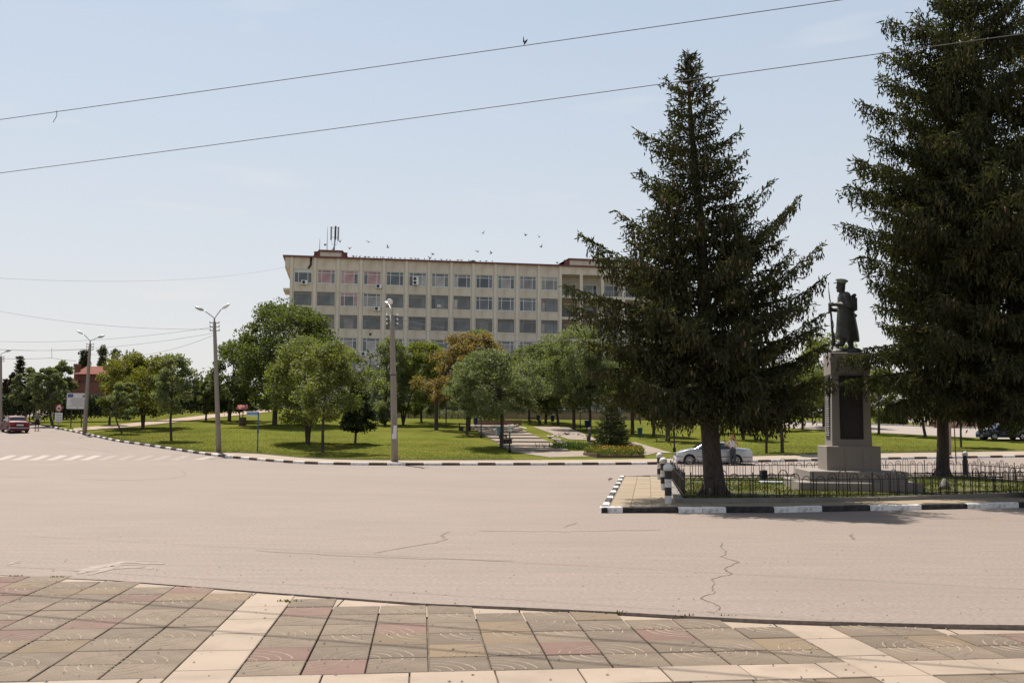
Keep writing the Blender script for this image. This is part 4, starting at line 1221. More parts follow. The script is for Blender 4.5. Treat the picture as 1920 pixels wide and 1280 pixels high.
def wire2(px0, py0, Y0, px1, py1, Y1, sag, label, r, ext=(0, 0)):
    a, b = P(px0, py0, Y0), P(px1, py1, Y1)
    d = b - a
    return cable("overhead_cable", a - d * ext[0], b + d * ext[1], sag, label, r, 30, "cable", "overhead cables")
wire2(0, 220, 17.5, 1500, 4, 13.0, .06, "upper overhead cable with a rag caught on it", .0065, (.6, .9))
wire2(0, 318, 21.5, 1700, 85, 15.5, .10, "lower overhead cable running behind the spruce tip", .0075, (.6, .6))
for Yc, zc_, lab in ((13.0, 9.0, 'nearer of two cables passing above the picture, known by its shadow on the tiles'), (14.2, 9.5, 'farther of two cables passing above the picture, known by its shadow on the tiles')):
    cable('overhead_cable', (-14, Yc + 3.6, zc_), (14, Yc - 5.4, zc_ + .3), .25, lab, .02, group='overhead cables')
o = MB(); q = P(985, 72, 14.35); rg = random.Random(8)
pts = [q + Vector((rg.uniform(-.04, .04), rg.uniform(-.03, .03), rg.uniform(-.12, .04))) for _ in range(9)]
for i in range(7): o.add(pts[i:i+3], ((0, 1, 2),))
tag(o.build("rag", M['bark']), "small rag scrap hanging from the upper overhead cable", "rag")
q = P(106, 207, 17.1)
tag(MB().tube([q, q + Vector((.01, 0, -.1)), q + Vector((-.05, 0, -.22))], .006, 5).build("string", M['wire']), "short loose string hanging from the upper overhead cable", "string")
T1, T2, T3, T0 = PB1 + PT1, PB2 + PT2, PB3 + PT3, PB + PT
up = Vector((0, 0, 1))
cable("overhead_cable", T1 - up*.35, P(-60, 637, 80), .5, "cable from the left kerb pole to the picture's left edge, upper line", .010, group="overhead cables")
cable("overhead_cable", T1 - up*.75, P(-60, 652, 80), .6, "cable from the left kerb pole to the left edge, lower line", .010, group="overhead cables")
cable("overhead_cable", T2 - up*.5, P(-60, 650, 88), .2, "cable from the far pole past the left edge", .010, group="overhead cables")
cable("overhead_cable", P(-60, 518, 80), Vector((bl0.x, bl0.y - .5, ZW + .3)), 1.2, "thin cable from the office roof corner across the left sky", .010, group="overhead cables")
cable("overhead_cable", T1 - up*.5, P(-60, 571, 70), .5, "thin rising cable from the left kerb pole", .010, group="overhead cables")
cable("overhead_cable", T1 - up*.9, T2 - up*.9, .7, "slack cable between the two left poles", .010, group="overhead cables")
ca = P(97, 671, 92)
cable("overhead_cable", T3 - up*.2, ca, .05, "span wire rising from the left edge pole to the short hanger", .018, group="overhead cables")
cable("overhead_cable", ca, P(142, 676.5, 92), .02, "span wire dropping from the short hanger behind the brick house", .018, group="overhead cables")
cable("overhead_cable", ca, P(97, 652, 92), 0, "short upright hanger joining two wires at the left", .016, group="overhead cables")
for k, dy in enumerate((0, 1)):
    cable("overhead_cable", T0 - up*(.25 + .3*k) + Vector((.3, 0, 0)), P(1060, 620 + 14*k, 95), .6, ["upper", "lower"][k] + " pale cable from the middle pole across the office facade", .012, group="overhead cables")
cable("overhead_cable", P(418, 700, 63.4), P(560, 737, 75), .1, "cable from the left kerb pole down into the park trees", .010, group="overhead cables")

# light slim posts on the right
def plain_pole(name, px, py, ytop, r, m, label, cat, lean=None, dz=.13):
    b0 = G(px, py, dz); t = P(lean or px, ytop, b0.y) - b0
    o = MB().tube([(0, 0, -.2), t*.5, t], [r, r*.9, r*.8], 10).build(name, m, None, b0); tag(o, label, cat); return o
plain_pole("concrete_post", 1780.5, 853, 690, .11, M['pole'], "pale concrete post behind the right spruce trunk", "post")
plain_pole("thin_post", 1793, 869, 740, .035, M['darkmetal'], "thin black leaning post near the far right fence corner", "post", 1786, 0)
plain_pole("wooden_post", 1437, 849.5, 755, .09, M['bark'], "dark upright wooden post right of the silver car", "post")

# park lamps
def park_lamp(px, py, h, label, globe=True):
    b0 = G(px, py, .125); o = thing("park_lamp", label, "park lamp", b0, 0, "black garden lamps in the park")
    MB().lathe([(.11, -.05), (.11, .25), (.055, .32), (.045, h*.5), (.04, h - .25)], 10).build("post", M['iron'], o)
    MB().lathe([(.05, h - .25), (.16, h - .18), (.20, h - .02), (.02, h)], 12).build("lamp_bowl", M['lampglass'], o)
    MB().lathe([(.36, h - .01), (.30, h + .06), (.05, h + .16), (.01, h + .18)], 14).build("lamp_shade", mat("lamp_shade", (.35, .36, .33), .6, .1, 3), o)
park_lamp(955.5, 848, 1.62, "black garden lamp with flat pale shade at the foot of the steps")
park_lamp(902, 821, 1.9, "black garden lamp between the trunks left of the steps")
park_lamp(1264.5, 846.5, 1.9, "black garden lamp in the shade left of the spruce trunk")
park_lamp(1088, 803, 1.9, "black garden lamp behind the cobbled path")
# litter bins
def bin_(px, py, h, m, label):
    b0 = G(px, py, .125); o = thing("litter_bin", label, "bin", b0, 0, "blue park bins")
    MB().lathe([(.03, -.1), (.03, .35)], 8).build("post", M['darkmetal'], o)
    MB().lathe([(.17, .3), (.22, .3 + h), (.235, .3 + h), (.235, .33 + h), (.20, .33 + h), (.17, .36)], 14).build("bucket", M[m], o)
bin_(892, 801, .62, 'blue', "large blue bin left of the low red brown wall")
bin_(936.5, 823.5, .7, 'skyblue', "light blue bin behind the silver leafed tree trunk")
bin_(1009, 793, .55, 'blue', "blue bin under the trees right of the low wall")
bin_(1036, 795, .6, 'blue', "blue bin between two leaning trunks at the back lawn")
bin_(1100, 806, .6, 'blue', "blue bin left of the small conifer")
bin_(1200, 823, .62, 'blue', "blue bin in the shade right of the small conifer")
# benches
def bench(px, py, rz, label):
    b0 = G(px, py, .13); o = thing("park_bench", label, "bench", b0, rz, "dark wooden park benches")
    for q in range(3): MB().box(-.75, .75, -.25 + q*.16, -.12 + q*.16, .42, .46).build("slat", M['wood'], o)
    MB().box(-.75, .75, .27, .30, .6, .72).build("backrest", M['wood'], o)
    for s_ in (-.6, .6): MB().box(s_ - .04, s_ + .04, -.22, .2, 0, .42).box(s_ - .04, s_ + .04, .2, .27, 0, .75).build("leg", M['iron'], o)
bench(949, 834, 1.2, "dark bench beside the steps next to the garden lamp")
bench(872, 808, 1.0, "dark bench left of the steps under the trees")
bench(1003, 795, .5, "dark bench at the back of the cobbled path")

# ================================================================== LEFT: HOUSE, SIGNS, WELL
hp = G(150, 782, .12); HY = 125.0
def hpt(px, py, dy=0): return P(px, py, HY + dy)
hx0, hx1 = hpt(116, 700).x, hpt(240, 700).x
hz0 = hpt(116, 735).z; hz = hpt(116, 717).z; hr = hpt(140, 700).z; ht = hpt(150, 683).z
hs = thing("brick_house", "brown brick house with red tiled roofs and chimney among the trees at left", "house", (hx0, HY, 0))
Wd = hx1 - hx0
MB().box(0, Wd, 0, 8, 3, hz).build("wall", M['brick'], hs)
MB().box(-.06, Wd, -.06, 0, hz - 1.45, hz - 1.25).build("string_course", M['roofred'], hs)
x1_ = hpt(142, 700).x - hx0
def roof_rows(pa, pb, pc, pd, n, name="roof"):
    "a pitched plane with rows of overlapping tiles: eaves a-b, ridge d-c"
    o = None; b = MB()
    for k in range(n):
        t0, t1 = k / n, (k + 1) / n
        a0, b0, a1, b1 = pa.lerp(pd, t0), pb.lerp(pc, t0), pa.lerp(pd, t1), pb.lerp(pc, t1)
        nn = (b0 - a0).cross(a1 - a0).normalized() * .10
        b.add([a0 + nn, b0 + nn, b1 + nn*.2, a1 + nn*.2, a0, b0], ((0,1,2,3),(4,5,1,0)))
    return b.build(name, M['rooftile'], hs)
V3 = Vector
roof_rows(V3((-.5, -.6, hz)), V3((x1_ + .6, -.6, hz)), V3((x1_ - .2, 1.6, hr - .4)), V3((1.3, 1.6, hr - .4)), 6)
roof_rows(V3((-.5, 8.4, hz)), V3((-.5, -.6, hz)), V3((1.3, 1.6, hr - .4)), V3((1.3, 6, hr - .4)), 6)
MB().box(1.3, x1_ + 1.0, 1.8, 6, hz - .1, hr - .5).build("upper_wall", M['brick'], hs)
MB().box(x1_, Wd, .6, 7, hz - .2, hr + .1).build("upper_wall", M['brick'], hs)
roof_rows(V3((x1_ - .3, .1, hr - .1)), V3((Wd, .1, hr - .1)), V3((Wd, 4, ht)), V3((x1_ - .3, 4, ht)), 7)
roof_rows(V3((Wd, 7.9, hr - .1)), V3((x1_ - .3, 7.9, hr - .1)), V3((x1_ - .3, 4, ht)), V3((Wd, 4, ht)), 7)
MB().box(x1_ - .75, x1_ - .25, 1.2, 1.8, hr - 1.6, ht - .25).box(x1_ - .82, x1_ - .18, 1.1, 1.9, ht - .25, ht + .15).build("chimney", M['brick'], hs)
o = MB().box(x1_ - 1.8, x1_ - 1.0, .9, 1.1, hr - 1.5, hr - .5).build("window", M['whitepvc'], hs)
MB().box(x1_ - 1.72, x1_ - 1.08, .885, .9, hr - 1.42, hr - .58).build("pane", M['glasslight'], o)

# information board
b0 = G(133, 801, .12); s_ = b0.y / 1850
bb = thing("information_board", "large white information board with two small flags on two posts", "sign board", b0)
def bx(px): return (px - 133) * s_ 
def bz(py): return P(133, py, b0.y).z - b0.z
MB().box(bx(123.3), bx(163), -.03, .03, bz(766), bz(737)).build("board", M['paperwhite'], bb)
MB().box(bx(122.9), bx(163.4), -.04, .035, bz(737.0), bz(736.5)).box(bx(122.9), bx(163.4), -.04, .035, bz(766.5), bz(766.0)).box(bx(122.7), bx(123.3), -.04, .035, bz(766), bz(737)).box(bx(163), bx(163.5), -.04, .035, bz(766), bz(737)).build("frame", M['metalgrey'], bb)
for px in (132.5, 152): MB().box(bx(px) - .04, bx(px) + .04, -.025, .045, -.2, bz(766) - .002).box(bx(px) - .03, bx(px) + .03, .032, .08, bz(766), bz(740)).build("post", M['darkmetal'], bb)
fl_ = MB().box(bx(125), bx(134.5), -.04, -.032, bz(744.5), bz(738.5)).build("blue_flag", mat("flag_blue", (.02, .04, .20), .6, .05, 3), bb)
cxf, czf = bx(129.8), bz(741.5)
sb = MB()
for k in range(12):
    a = k * math.pi / 6; c_ = V3((cxf + .1*math.cos(a), -.045, czf + .1*math.sin(a)))
    sb.add([c_ + V3((.022*math.cos(q*2*math.pi/10 + .31)*(1 if q % 2 else .45), 0, .022*math.sin(q*2*math.pi/10 + .31)*(1 if q % 2 else .45))) for q in range(10)], (tuple(range(9, -1, -1)),))
sb.build("star_ring", mat("flag_yellow", (.7, .5, .03), .6, .05, 3), fl_)
tf = None
for k, m in enumerate(('paperwhite', 'leafdark', 'red')):
    mm = m if m != 'leafdark' else 'flaggreen'
    if mm == 'flaggreen' and mm not in M: M[mm] = mat("flag_green", (.02, .16, .06), .6, .05, 3)
    MB().box(bx(152.5), bx(161), -.04, -.032, bz(740.5 + 2*k), bz(738.5 + 2*k)).build("flag_band", M[mm], bb)
tx = MB(); rg = random.Random(5)
for q in range(9):
    y_ = 746 + q * 1.8; w_ = rg.uniform(9, 14); cx_ = 143
    tx.box(bx(cx_ - w_), bx(cx_ + w_), -.036, -.031, bz(y_ + .7), bz(y_))
tx.build("printed_line", M['metalgrey'], bb)
MB().lathe([(.06, 0), (.06, .006)], 10, 0, Matrix.Translation((bx(143.5), -.032, bz(763.5))) @ Matrix.Rotation(R(90), 4, 'X')).build("emblem", mat("emblem_ochre", (.35, .22, .05), .6, .05, 3), bb)

# round road sign with a white plate
b0 = G(109, 803, .06); s_ = b0.y / 1850
sg = thing("road_sign", "round red rimmed road sign above a white plate at the road edge", "road sign", b0)
z_ = lambda py: P(110, py, b0.y).z - b0.z
MB().tube([(0, .03, -.2), (0, .03, z_(759))], .035, 8).build("post", M['metalgrey'], sg)
Rx = Matrix.Rotation(R(90), 4, 'X'); zc = z_(765.5); rr = 6.6 * s_
MB().lathe([(rr, 0), (rr, .02)], 24, 0, Matrix.Translation((0, 0, zc)) @ Rx).build("red_rim", M['red'], sg)
MB().lathe([(rr*.70, .0), (rr*.70, .008)], 24, 0, Matrix.Translation((0, -.0205, zc)) @ Rx).build("white_disc", M['paperwhite'], sg)
MB().box(-rr*.38, rr*.12, -.036, -.0295, zc - rr*.22, zc + rr*.26).box(rr*.15, rr*.40, -.036, -.0295, zc - rr*.22, zc + rr*.08).box(-rr*.28, -rr*.12, -.036, -.0295, zc - rr*.34, zc - rr*.225).box(rr*.18, rr*.32, -.036, -.0295, zc - rr*.34, zc - rr*.225).build("lorry_symbol", M['blackpaint'], sg)
MB().box(-7*s_, 7*s_, -.02, .0, z_(791), z_(773.5)).build("plate", M['paperwhite'], sg)
tx = MB()
for q in range(3): tx.box(-4.5*s_, 4.5*s_, -.026, -.0205, z_(778.5 + 4.5*q), z_(777 + 4.5*q))
tx.build("printed_line", M['metalgrey'], sg)
# blue post with a small sign
b0 = G(482.5, 846, .125); s_ = b0.y / 1850; z_ = lambda py: P(482.5, py, b0.y).z - b0.z
sp = thing("stop_sign_post", "slim blue post with small white and blue flag sign", "sign post", b0)
MB().box(-.035, .035, -.035, .035, -.2, z_(772)).build("post", M['blue'], sp)
MB().box(-22*s_, -.036, -.012, .012, z_(780), z_(770.5)).build("panel", M['paperwhite'], sp)
MB().box(-21.5*s_, -.04, -.018, -.0125, z_(777.5), z_(773)).build("blue_stripe", mat("pale_blue_print", (.13, .28, .42), .6, .05, 3), sp)
MB().box(-.05, .05, -.045, .045, z_(812), z_(806)).build("collar", M['blue'], sp)
# well with barrel body and small roof
b0 = G(454.5, 797, .125); s_ = b0.y / 1850; z_ = lambda py: P(454, py, b0.y).z - b0.z
wl = thing("garden_well", "small garden well with barrel body and little red roof by the path", "well", b0)
for k in range(16):
    a = 2*math.pi*k/16; Mx = Matrix.Rotation(a, 4, 'Z')
    MB().box(.30, .36, -.068, .068, 0, z_(782), 0, Mx).build("stave", M['wood'], wl)
MB().lathe([(.37, .1), (.375, .12), (.375, .16), (.37, .18)], 20).lathe([(.37, .42), (.375, .44), (.375, .48), (.37, .50)], 20).build("hoop", M['darkmetal'], wl)
for s2 in (-.32, .02): MB().box(s2 - .04, s2 + .04, -.04, .04, 0, z_(766)).build("post", M['wood'], wl)
zr0, zr1 = z_(767), z_(758.5)
MB().add([(-.62,-.5,zr0),(.62,-.5,zr0),(.5,0,zr1),(-.5,0,zr1),(-.62,.5,zr0),(.62,.5,zr0)], ((0,1,2,3),(5,4,3,2),(0,3,4),(1,5,2),(0,4,5,1))).build("roof", mat("well_roof", (.36, .10, .10), .8, .15, 2), wl)

# ================================================================== VEHICLES
def car(label, loc, fwd, paint, prof, L, Wd, axles, wr, belt, side_win, ws, rw, nose=.2, tail=.12, boxy=False, silver=False, lada=False):
    o = thing("parked_car" if not lada else "car", label, "car", loc)
    f = V3(fwd).normalized(); o.rotation_euler = (0, 0, math.atan2(f.y, f.x))
    px_, pz_ = np.array([p[0] for p in prof]), np.array([p[1] for p in prof])
    zt = lambda x: float(np.interp(x, px_, pz_))
    ar = wr + .05
    def zlow(x):
        z = .20
        for xa in axles:
            if abs(x - xa) < ar: z = max(z, wr + math.sqrt(max(0, ar*ar - (x - xa)**2)) * 1.0)
        return z
    def hw(x, z):
        w = Wd/2
        t = max(0, (x - (L - .75)) / .75); w *= 1 - nose * t*t
        t = max(0, (.6 - x) / .6); w *= 1 - tail * t*t
        if z > belt: w -= (z - belt) * (.30 if boxy else .42)
        w -= .05 * max(0, (.45 - z) / .25) ** 2 + .015 * max(0, (z - .62) / .4) ** 2 * (z < belt + .3)
        return w
    xs_ = sorted(set(list(np.linspace(.0, L, 60)) + [p[0] for p in prof] + [xa + ar*math.cos(a) for xa in axles for a in np.linspace(0, math.pi, 17)]))
    xs_ = [x for x in xs_ if 0 <= x <= L]
    NZ, NT = 12, 6
    b = MB(); cols = []
    for x in xs_:
        z0, z1 = zlow(x), zt(x); z1 = max(z1, z0 + .05); ring = []
        for k in range(NZ + 1):
            z = z0 + (z1 - z0) * k / NZ; ring.append((x, hw(x, z), z))
        wtop = hw(x, z1)
        for k in range(1, 2*NT):
            y = wtop * (1 - k / NT); ring.append((x, y, z1 + .035 * (1 - (y / wtop) ** 2)))
        for k in range(NZ, -1, -1):
            z = z0 + (z1 - z0) * k / NZ; ring.append((x, -hw(x, z), z))
        cols.append(ring)
    n = len(cols[0]); vs = [v for r_ in cols for v in r_]
    fs = [(i*n+k, i*n+k+1, (i+1)*n+k+1, (i+1)*n+k) for i in range(len(cols)-1) for k in range(n-1)]
    fs.append(tuple(range(n))); fs.append(tuple(range(len(vs)-1, len(vs)-n-1, -1)))
    b.add(vs, fs, 0, True)
    body = b.build("body", M[paint], o)
    MB().box(.1, L - .15, -Wd/2 + .16, Wd/2 - .16, .22, .75).build("underbody", M['rubber'], o)
    MB().box(axles[0] - ar, axles[0] + ar, -Wd/2 + .2, Wd/2 - .2, .2, wr*2).build("wheel_well", M['rubber'], o)
    # side glass
    for s_ in (-1, 1):
        for q in side_win:
            vs, fs = [], []; N = 6
            for i in range(N+1):
                for j in range(N+1):
                    u, v = i/N, j/N
                    x = (q[0][0]*(1-u) + q[1][0]*u)*(1-v) + (q[3][0]*(1-u) + q[2][0]*u)*v
                    z = (q[0][1]*(1-u) + q[1][1]*u)*(1-v) + (q[3][1]*(1-u) + q[2][1]*u)*v
                    vs.append((x, s_*(hw(x, z) + .007), z))
            for i in range(N):
                for j in range(N): fs.append((i*(N+1)+j, (i+1)*(N+1)+j, (i+1)*(N+1)+j+1, i*(N+1)+j+1))
            MB().add(vs, fs, 0, True).build("side_window", M['carglass'], o)
    for nm, (xa, xb) in (("windscreen", ws), ("rear_window", rw)):
        vs, fs = [], []; N = 8
        for i in range(N+1):
            x = xa + (xb - xa)*i/N; wt = hw(x, zt(x))
            for j in range(N+1):
                y = wt*.86*(2*j/N - 1); vs.append((x, y, zt(x) + .035*(1 - (y/wt)**2) + .009))
        for i in range(N):
            for j in range(N): fs.append((i*(N+1)+j, (i+1)*(N+1)+j, (i+1)*(N+1)+j+1, i*(N+1)+j+1))
        MB().add(vs, fs, 0, True).build(nm, M['carglass'], o)
    # wheels
    for xa in axles:
        for s_ in (-1, 1):
            Mx = Matrix.Translation((xa, s_*(Wd/2 - .10), wr)) @ Matrix.Rotation(R(-90*s_), 4, 'X')
            wh = MB().lathe([(wr*.60, -.09), (wr*.94, -.10), (wr, -.07), (wr, .07), (wr*.94, .10), (wr*.66, .09), (wr*.64, .05)], 26, 0, Mx).build("wheel", M['rubber'], o)
            rb = MB().lathe([(wr*.66, .02), (wr*.67, .085), (wr*.60, .09), (wr*.58, .03), (.02, .025)], 24, 1, Mx)
            nsp = 10 if silver else 5
            if silver or not boxy:
                for k in range(nsp):
                    Ms = Mx @ Matrix.Rotation(2*math.pi*k/nsp, 4, 'Z'); rb.box(.05, wr*.62, -.016 if silver else -.03, .016 if silver else .03, .04, .085, 0, Ms)
                rb.lathe([(.075, .03), (.075, .09), (.01, .095)], 12, 0, Mx)
                rb.lathe([(wr*.66, .05), (wr*.68, .092), (wr*.60, .095), (wr*.59, .05)], 24, 0, Mx)
            else: rb.lathe([(.12, .03), (.10, .08), (.01, .09)], 12, 0, Mx)
            rb.build("rim", [M['rim'], M['darkmetal']], wh)
    # body lines: bumper strips, rub strip, door gaps, handles
    tr = MB()
    def strip(x0, x1, z0, z1, m=0, off=.006):
        N = 14
        for s_ in (-1, 1):
            vs = []
            for i in range(N+1):
                x = x0 + (x1-x0)*i/N
                for z in (z0, z1): vs.append((x, s_*(hw(x, z) + off), z))
            tr.add(vs, [(2*i, 2*i+2, 2*i+3, 2*i+1) for i in range(N)], m)
    if silver:
        strip(axles[0] + ar + .02, axles[1] - ar - .02, .50, .535); strip(.03, axles[0] - ar - .02, .50, .53); strip(axles[1] + ar + .02, L - .06, .50, .53)
    for xd in (side_win[0][0][0] - .02, side_win[0][1][0] + .02, side_win[-1][0][0] - .30):
        if axles[0] + .1 < xd < axles[1] + .2: strip(xd, xd + .014, max(.25, zlow(xd) + .02), belt)
    tr.build("trim_strip", M['rubber'], o)
    hb = MB()
    for xd in (side_win[0][0][0] + .08, side_win[-1][0][0] + .08):
        for s_ in (-1, 1): hb.box(xd, xd + .18, s_*(hw(xd, belt - .12)) - .015, s_*(hw(xd, belt - .12)) + .03*s_ + (.0 if s_ > 0 else 0) + .0, belt - .13, belt - .105)
    hb.build("door_handle", M[paint] if silver else M['rubber'], o)
    for s_ in (-1, 1):
        xm = ws[1] - .15; MB().ball((xm, s_*(hw(xm, belt) + .10), belt + .06), .09, 0, 10, (.6, 1.1, .75)).build("mirror", M[paint] if not lada else M['rubber'], o)
    return o, hw, zt
# silver saloon
sp_ = G(1340, 870.5, 0.0)
prof = [(0,.50),(.015,.72),(.03,.88),(.10,.965),(.35,1.0),(.80,1.03),(1.02,1.07),(1.30,1.22),(1.62,1.36),(1.95,1.405),(2.4,1.41),(2.62,1.385),(2.85,1.30),(3.15,1.12),(3.42,.96),(3.7,.925),(4.05,.845),(4.28,.755),(4.40,.66),(4.45,.55),(4.47,.42)]
c_, hw, zt = car("silver saloon car with alloy wheels parked at the far kerb behind the spruce", (sp_.x + 2.28, sp_.y + .9, 0), (-1, .02, 0), 'carsilver', prof, 4.47, 1.74, (.98, 3.70), .315, .93,
     [((2.13,.95),(3.20,.95),(2.70,1.31),(2.13,1.335)), ((1.18,.97),(2.05,.95),(2.05,1.335),(1.62,1.30))], (2.78, 3.36), (1.06, 1.58), .26, .12, silver=True)
for s_ in (-1, 1):
    vs = [(4.36, s_*.36, .60), (4.20, s_*.74, .62), (4.12, s_*.735, .755), (4.30, s_*.36, .735)]
    b = MB(); nrm = V3((.012, s_*.012, .008)); b.add([V3(v) + nrm for v in vs] + [V3(v) for v in vs], ((0,1,2,3),(0,3,7,4),(0,4,5,1),(1,5,6,2),(2,6,7,3)))
    b.build("headlight", M['headlight'], c_)
    b = MB().bevbox(4.385, 4.44, min(s_*.06, s_*.27), max(s_*.06, s_*.27), .56, .70, .02); b.build("grille", M['iron'], c_)
    b = MB(); b.add([(.02, s_*.45, .74), (.05, s_*.745, .74), (.30, s_*.80, .80), (.28, s_*.79, .93), (.06, s_*.74, .93), (.025, s_*.45, .91)], ((0,1,4,5),(1,2,3,4)) if s_ < 0 else ((5,4,1,0),(4,3,2,1)))
    for i in range(len(b.v)): v = b.v[i]; b.v[i] = (v[0] - .015, v[1] + s_*.015, v[2])
    b.build("tail_light", M['taillight'], c_)
MB().box(4.40, 4.475, -.26, .26, .44, .53).build("number_plate", M['plate'], c_)
MB().box(4.30, 4.462, -.60, .60, .25, .33).build("air_intake", M['iron'], c_)
MB().box(4.25, 4.455, -.7, .7, .50, .53).build("bumper_strip", M['rubber'], c_)
# old red saloon, seen from behind
a = G(33.5, 812, 0)
prof = [(0,.50),(.01,.80),(.03,.92),(.08,.95),(.74,.975),(.86,1.02),(1.16,1.36),(1.38,1.43),(2.3,1.43),(2.46,1.39),(2.92,1.0),(3.0,.965),(3.98,.90),(4.05,.85),(4.08,.55)]
fw = V3((-.62, .78, 0))
fz = math.atan2(tz(0, a.y + 3) - tz(0, a.y), 3)
c_, hw, zt = car("old maroon boxy saloon driving away on the left road", a + V3((.15, 0, 0)), fw, 'carred', prof, 4.08, 1.62, (.72, 3.14), .29, .95,
     [((1.98,.98),(2.80,.98),(2.45,1.34),(1.98,1.36)), ((1.02,.98),(1.92,.98),(1.92,1.36),(1.32,1.35))], (2.5, 2.88), (.90, 1.15), .05, .04, boxy=True, lada=True)
c_.rotation_euler = (0, -fz * .78, math.atan2(fw.y, fw.x))
for s_ in (-1, 1):
    MB().box(-.012, .02, min(s_*.42, s_*.76), max(s_*.42, s_*.76), .66, .80).build("tail_light", M['taillight'], c_)
    MB().bevbox(4.06, 4.10, min(s_*.40, s_*.70), max(s_*.40, s_*.70), .62, .80, .01).build("headlight", M['headlight'], c_)
MB().box(-.016, .02, -.28, .28, .66, .78).build("number_plate", M['plate'], c_)
MB().box(-.09, .0, -.80, .80, .42, .53).box(-.09, .3, .76, .82, .42, .53).box(-.09, .3, -.82, -.76, .42, .53).build("bumper", M['metalgrey'], c_)
# dark car at the right road
a = G(1842, 824, .15); e_ = G(1935, 823, .15)
prof = [(0,.50),(.02,.80),(.06,.98),(.20,1.05),(.55,1.25),(1.0,1.37),(1.5,1.42),(2.1,1.42),(2.4,1.36),(2.8,1.16),(3.2,.95),(3.6,.87),(3.95,.76),(4.12,.62),(4.16,.45)]
car("dark blue hatchback parked on the right road behind a small shrub", (a.x + 4.1, a.y + .6, tz(0, a.y) + .15), (-1, -.06, 0), 'carblue', prof, 4.16, 1.70, (.80, 3.30), .31, .93,
     [((1.95,.96),(2.95,.96),(2.45,1.28),(1.95,1.34)), ((.75,.98),(1.88,.96),(1.88,1.34),(1.05,1.30))], (2.5, 3.12), (.25, .9), .22, .12)
# a dark wheel edge of a car cut by the left picture edge is left to the setting

# ================================================================== PEOPLE
def hand(b, w, d, side, r=.011):
    d = V3(d).normalized(); w = V3(w); s = d.cross(V3((0, 1, 0)));
    if s.length < .1: s = V3((1, 0, 0))
    s.normalize()
    b.capsule(w, w + d*.07, .03, .038, 8, fy=.5)
    for k in range(4):
        o_ = w + d*.075 + s*(k - 1.5)*.021; l_ = (.065, .078, .072, .055)[k]
        b.capsule(o_, o_ + d*l_*.55, r, r*.95, 6); b.capsule(o_ + d*l_*.55, o_ + d*l_ + V3((0, .018, 0)), r*.95, r*.8, 6)
    b.capsule(w + d*.02 + s*.03*side, w + d*.06 + s*.065*side, r*1.1, r, 6)
def face(b, c, f, r):
    "eyes, nose, mouth and ears; f = facing direction"
    f = V3(f).normalized(); s = V3((-f.y, f.x, 0)); c = V3(c)
    b.ball(c + f*r*.95 + V3((0, 0, -.01)), .017, 0, 8); b.ball(c + f*r*.92 + V3((0, 0, -.025)), .02, 0, 8)
    b.capsule(c + f*r*.84 + s*.02 + V3((0, 0, -.062)), c + f*r*.84 - s*.02 + V3((0, 0, -.062)), .012, .012, 6)
    for k in (-1, 1): b.ball(c + s*k*r*.78, .028, 0, 8, (.6, .6, 1)); b.ball(c + f*r*.82 + s*k*.034 + V3((0, 0, .02)), .014, 0, 6)
# woman beside the silver car, facing the camera (local -y), hands on her hips
wp = G(1374, 871.3, 0.0)
wm = thing("person", "woman in white sleeveless top and dark trousers, hands on hips beside the silver car", "person", wp, R(-8))
b = MB()
b.capsule((0, 0, 1.53), (0, -.01, 1.62), .082, .092, 12, fy=1.1); face(b, (0, -.01, 1.585), (0, -1, 0), .10)
b.capsule((0, .01, 1.40), (0, 0, 1.52), .05, .046, 10)
b.capsule((0, 0, 1.06), (0, 0, 1.30), .115, .135, 12, fy=.7); b.capsule((-.13, 0, 1.365), (.13, 0, 1.365), .055, .055, 10)
b.capsule((0, 0, .90), (0, 0, 1.0), .15, .13, 12, fy=.75)
for s_ in (-1, 1):
    b.capsule((s_*.17, 0, 1.36), (s_*.33, .03, 1.16), .048, .04, 10); b.capsule((s_*.33, .03, 1.16), (s_*.17, -.06, 1.04), .038, .028, 10)
    hand(b, (s_*.17, -.06, 1.04), (-s_*.8, -.35, -.25), s_)
    b.capsule((s_*.085, 0, .88), (s_*.105, 0, .48), .085, .058, 10); b.capsule((s_*.105, 0, .48), (s_*.115, .01, .09), .055, .036, 10)
    b.capsule((s_*.115, .03, .035), (s_*.13, -.13, .03), .038, .03, 8)
remeshed("body", b, .011, M['skin'], wm)
b = MB(); b.capsule((0, 0, 1.02), (0, 0, 1.29), .128, .145, 14, fy=.72); b.capsule((-.085, 0, 1.36), (-.07, 0, 1.29), .045, .07, 8); b.capsule((.085, 0, 1.36), (.07, 0, 1.29), .045, .07, 8)
for s_ in (-1, 1): b.ball((s_*.065, -.085, 1.25), .065, 0, 10)
remeshed("top", b, .014, M['paperwhite'], wm)
b = MB(); b.capsule((0, 0, .90), (0, 0, 1.0), .158, .138, 14, fy=.78)
for s_ in (-1, 1): b.capsule((s_*.085, 0, .88), (s_*.105, 0, .48), .105, .085, 12); b.capsule((s_*.105, 0, .48), (s_*.118, .01, .10), .085, .085, 12)
remeshed("trousers", b, .014, mat("slate_trousers", (.045, .052, .065), .85, .12, 4), wm)
b = MB(); b.ball((0, .025, 1.63), .112, 0, 14, (1, 1, .95)); b.capsule((-.085, .03, 1.60), (-.095, .04, 1.48), .04, .035, 8); b.capsule((.085, .03, 1.60), (.095, .04, 1.48), .04, .035, 8); b.capsule((0, .07, 1.6), (0, .07, 1.47), .08, .06, 10); b.capsule((-.06, -.055, 1.70), (.06, -.055, 1.70), .035, .035, 8)
remeshed("hair", b, .014, mat("auburn_hair", (.30, .11, .05), .7, .15, 10), wm)
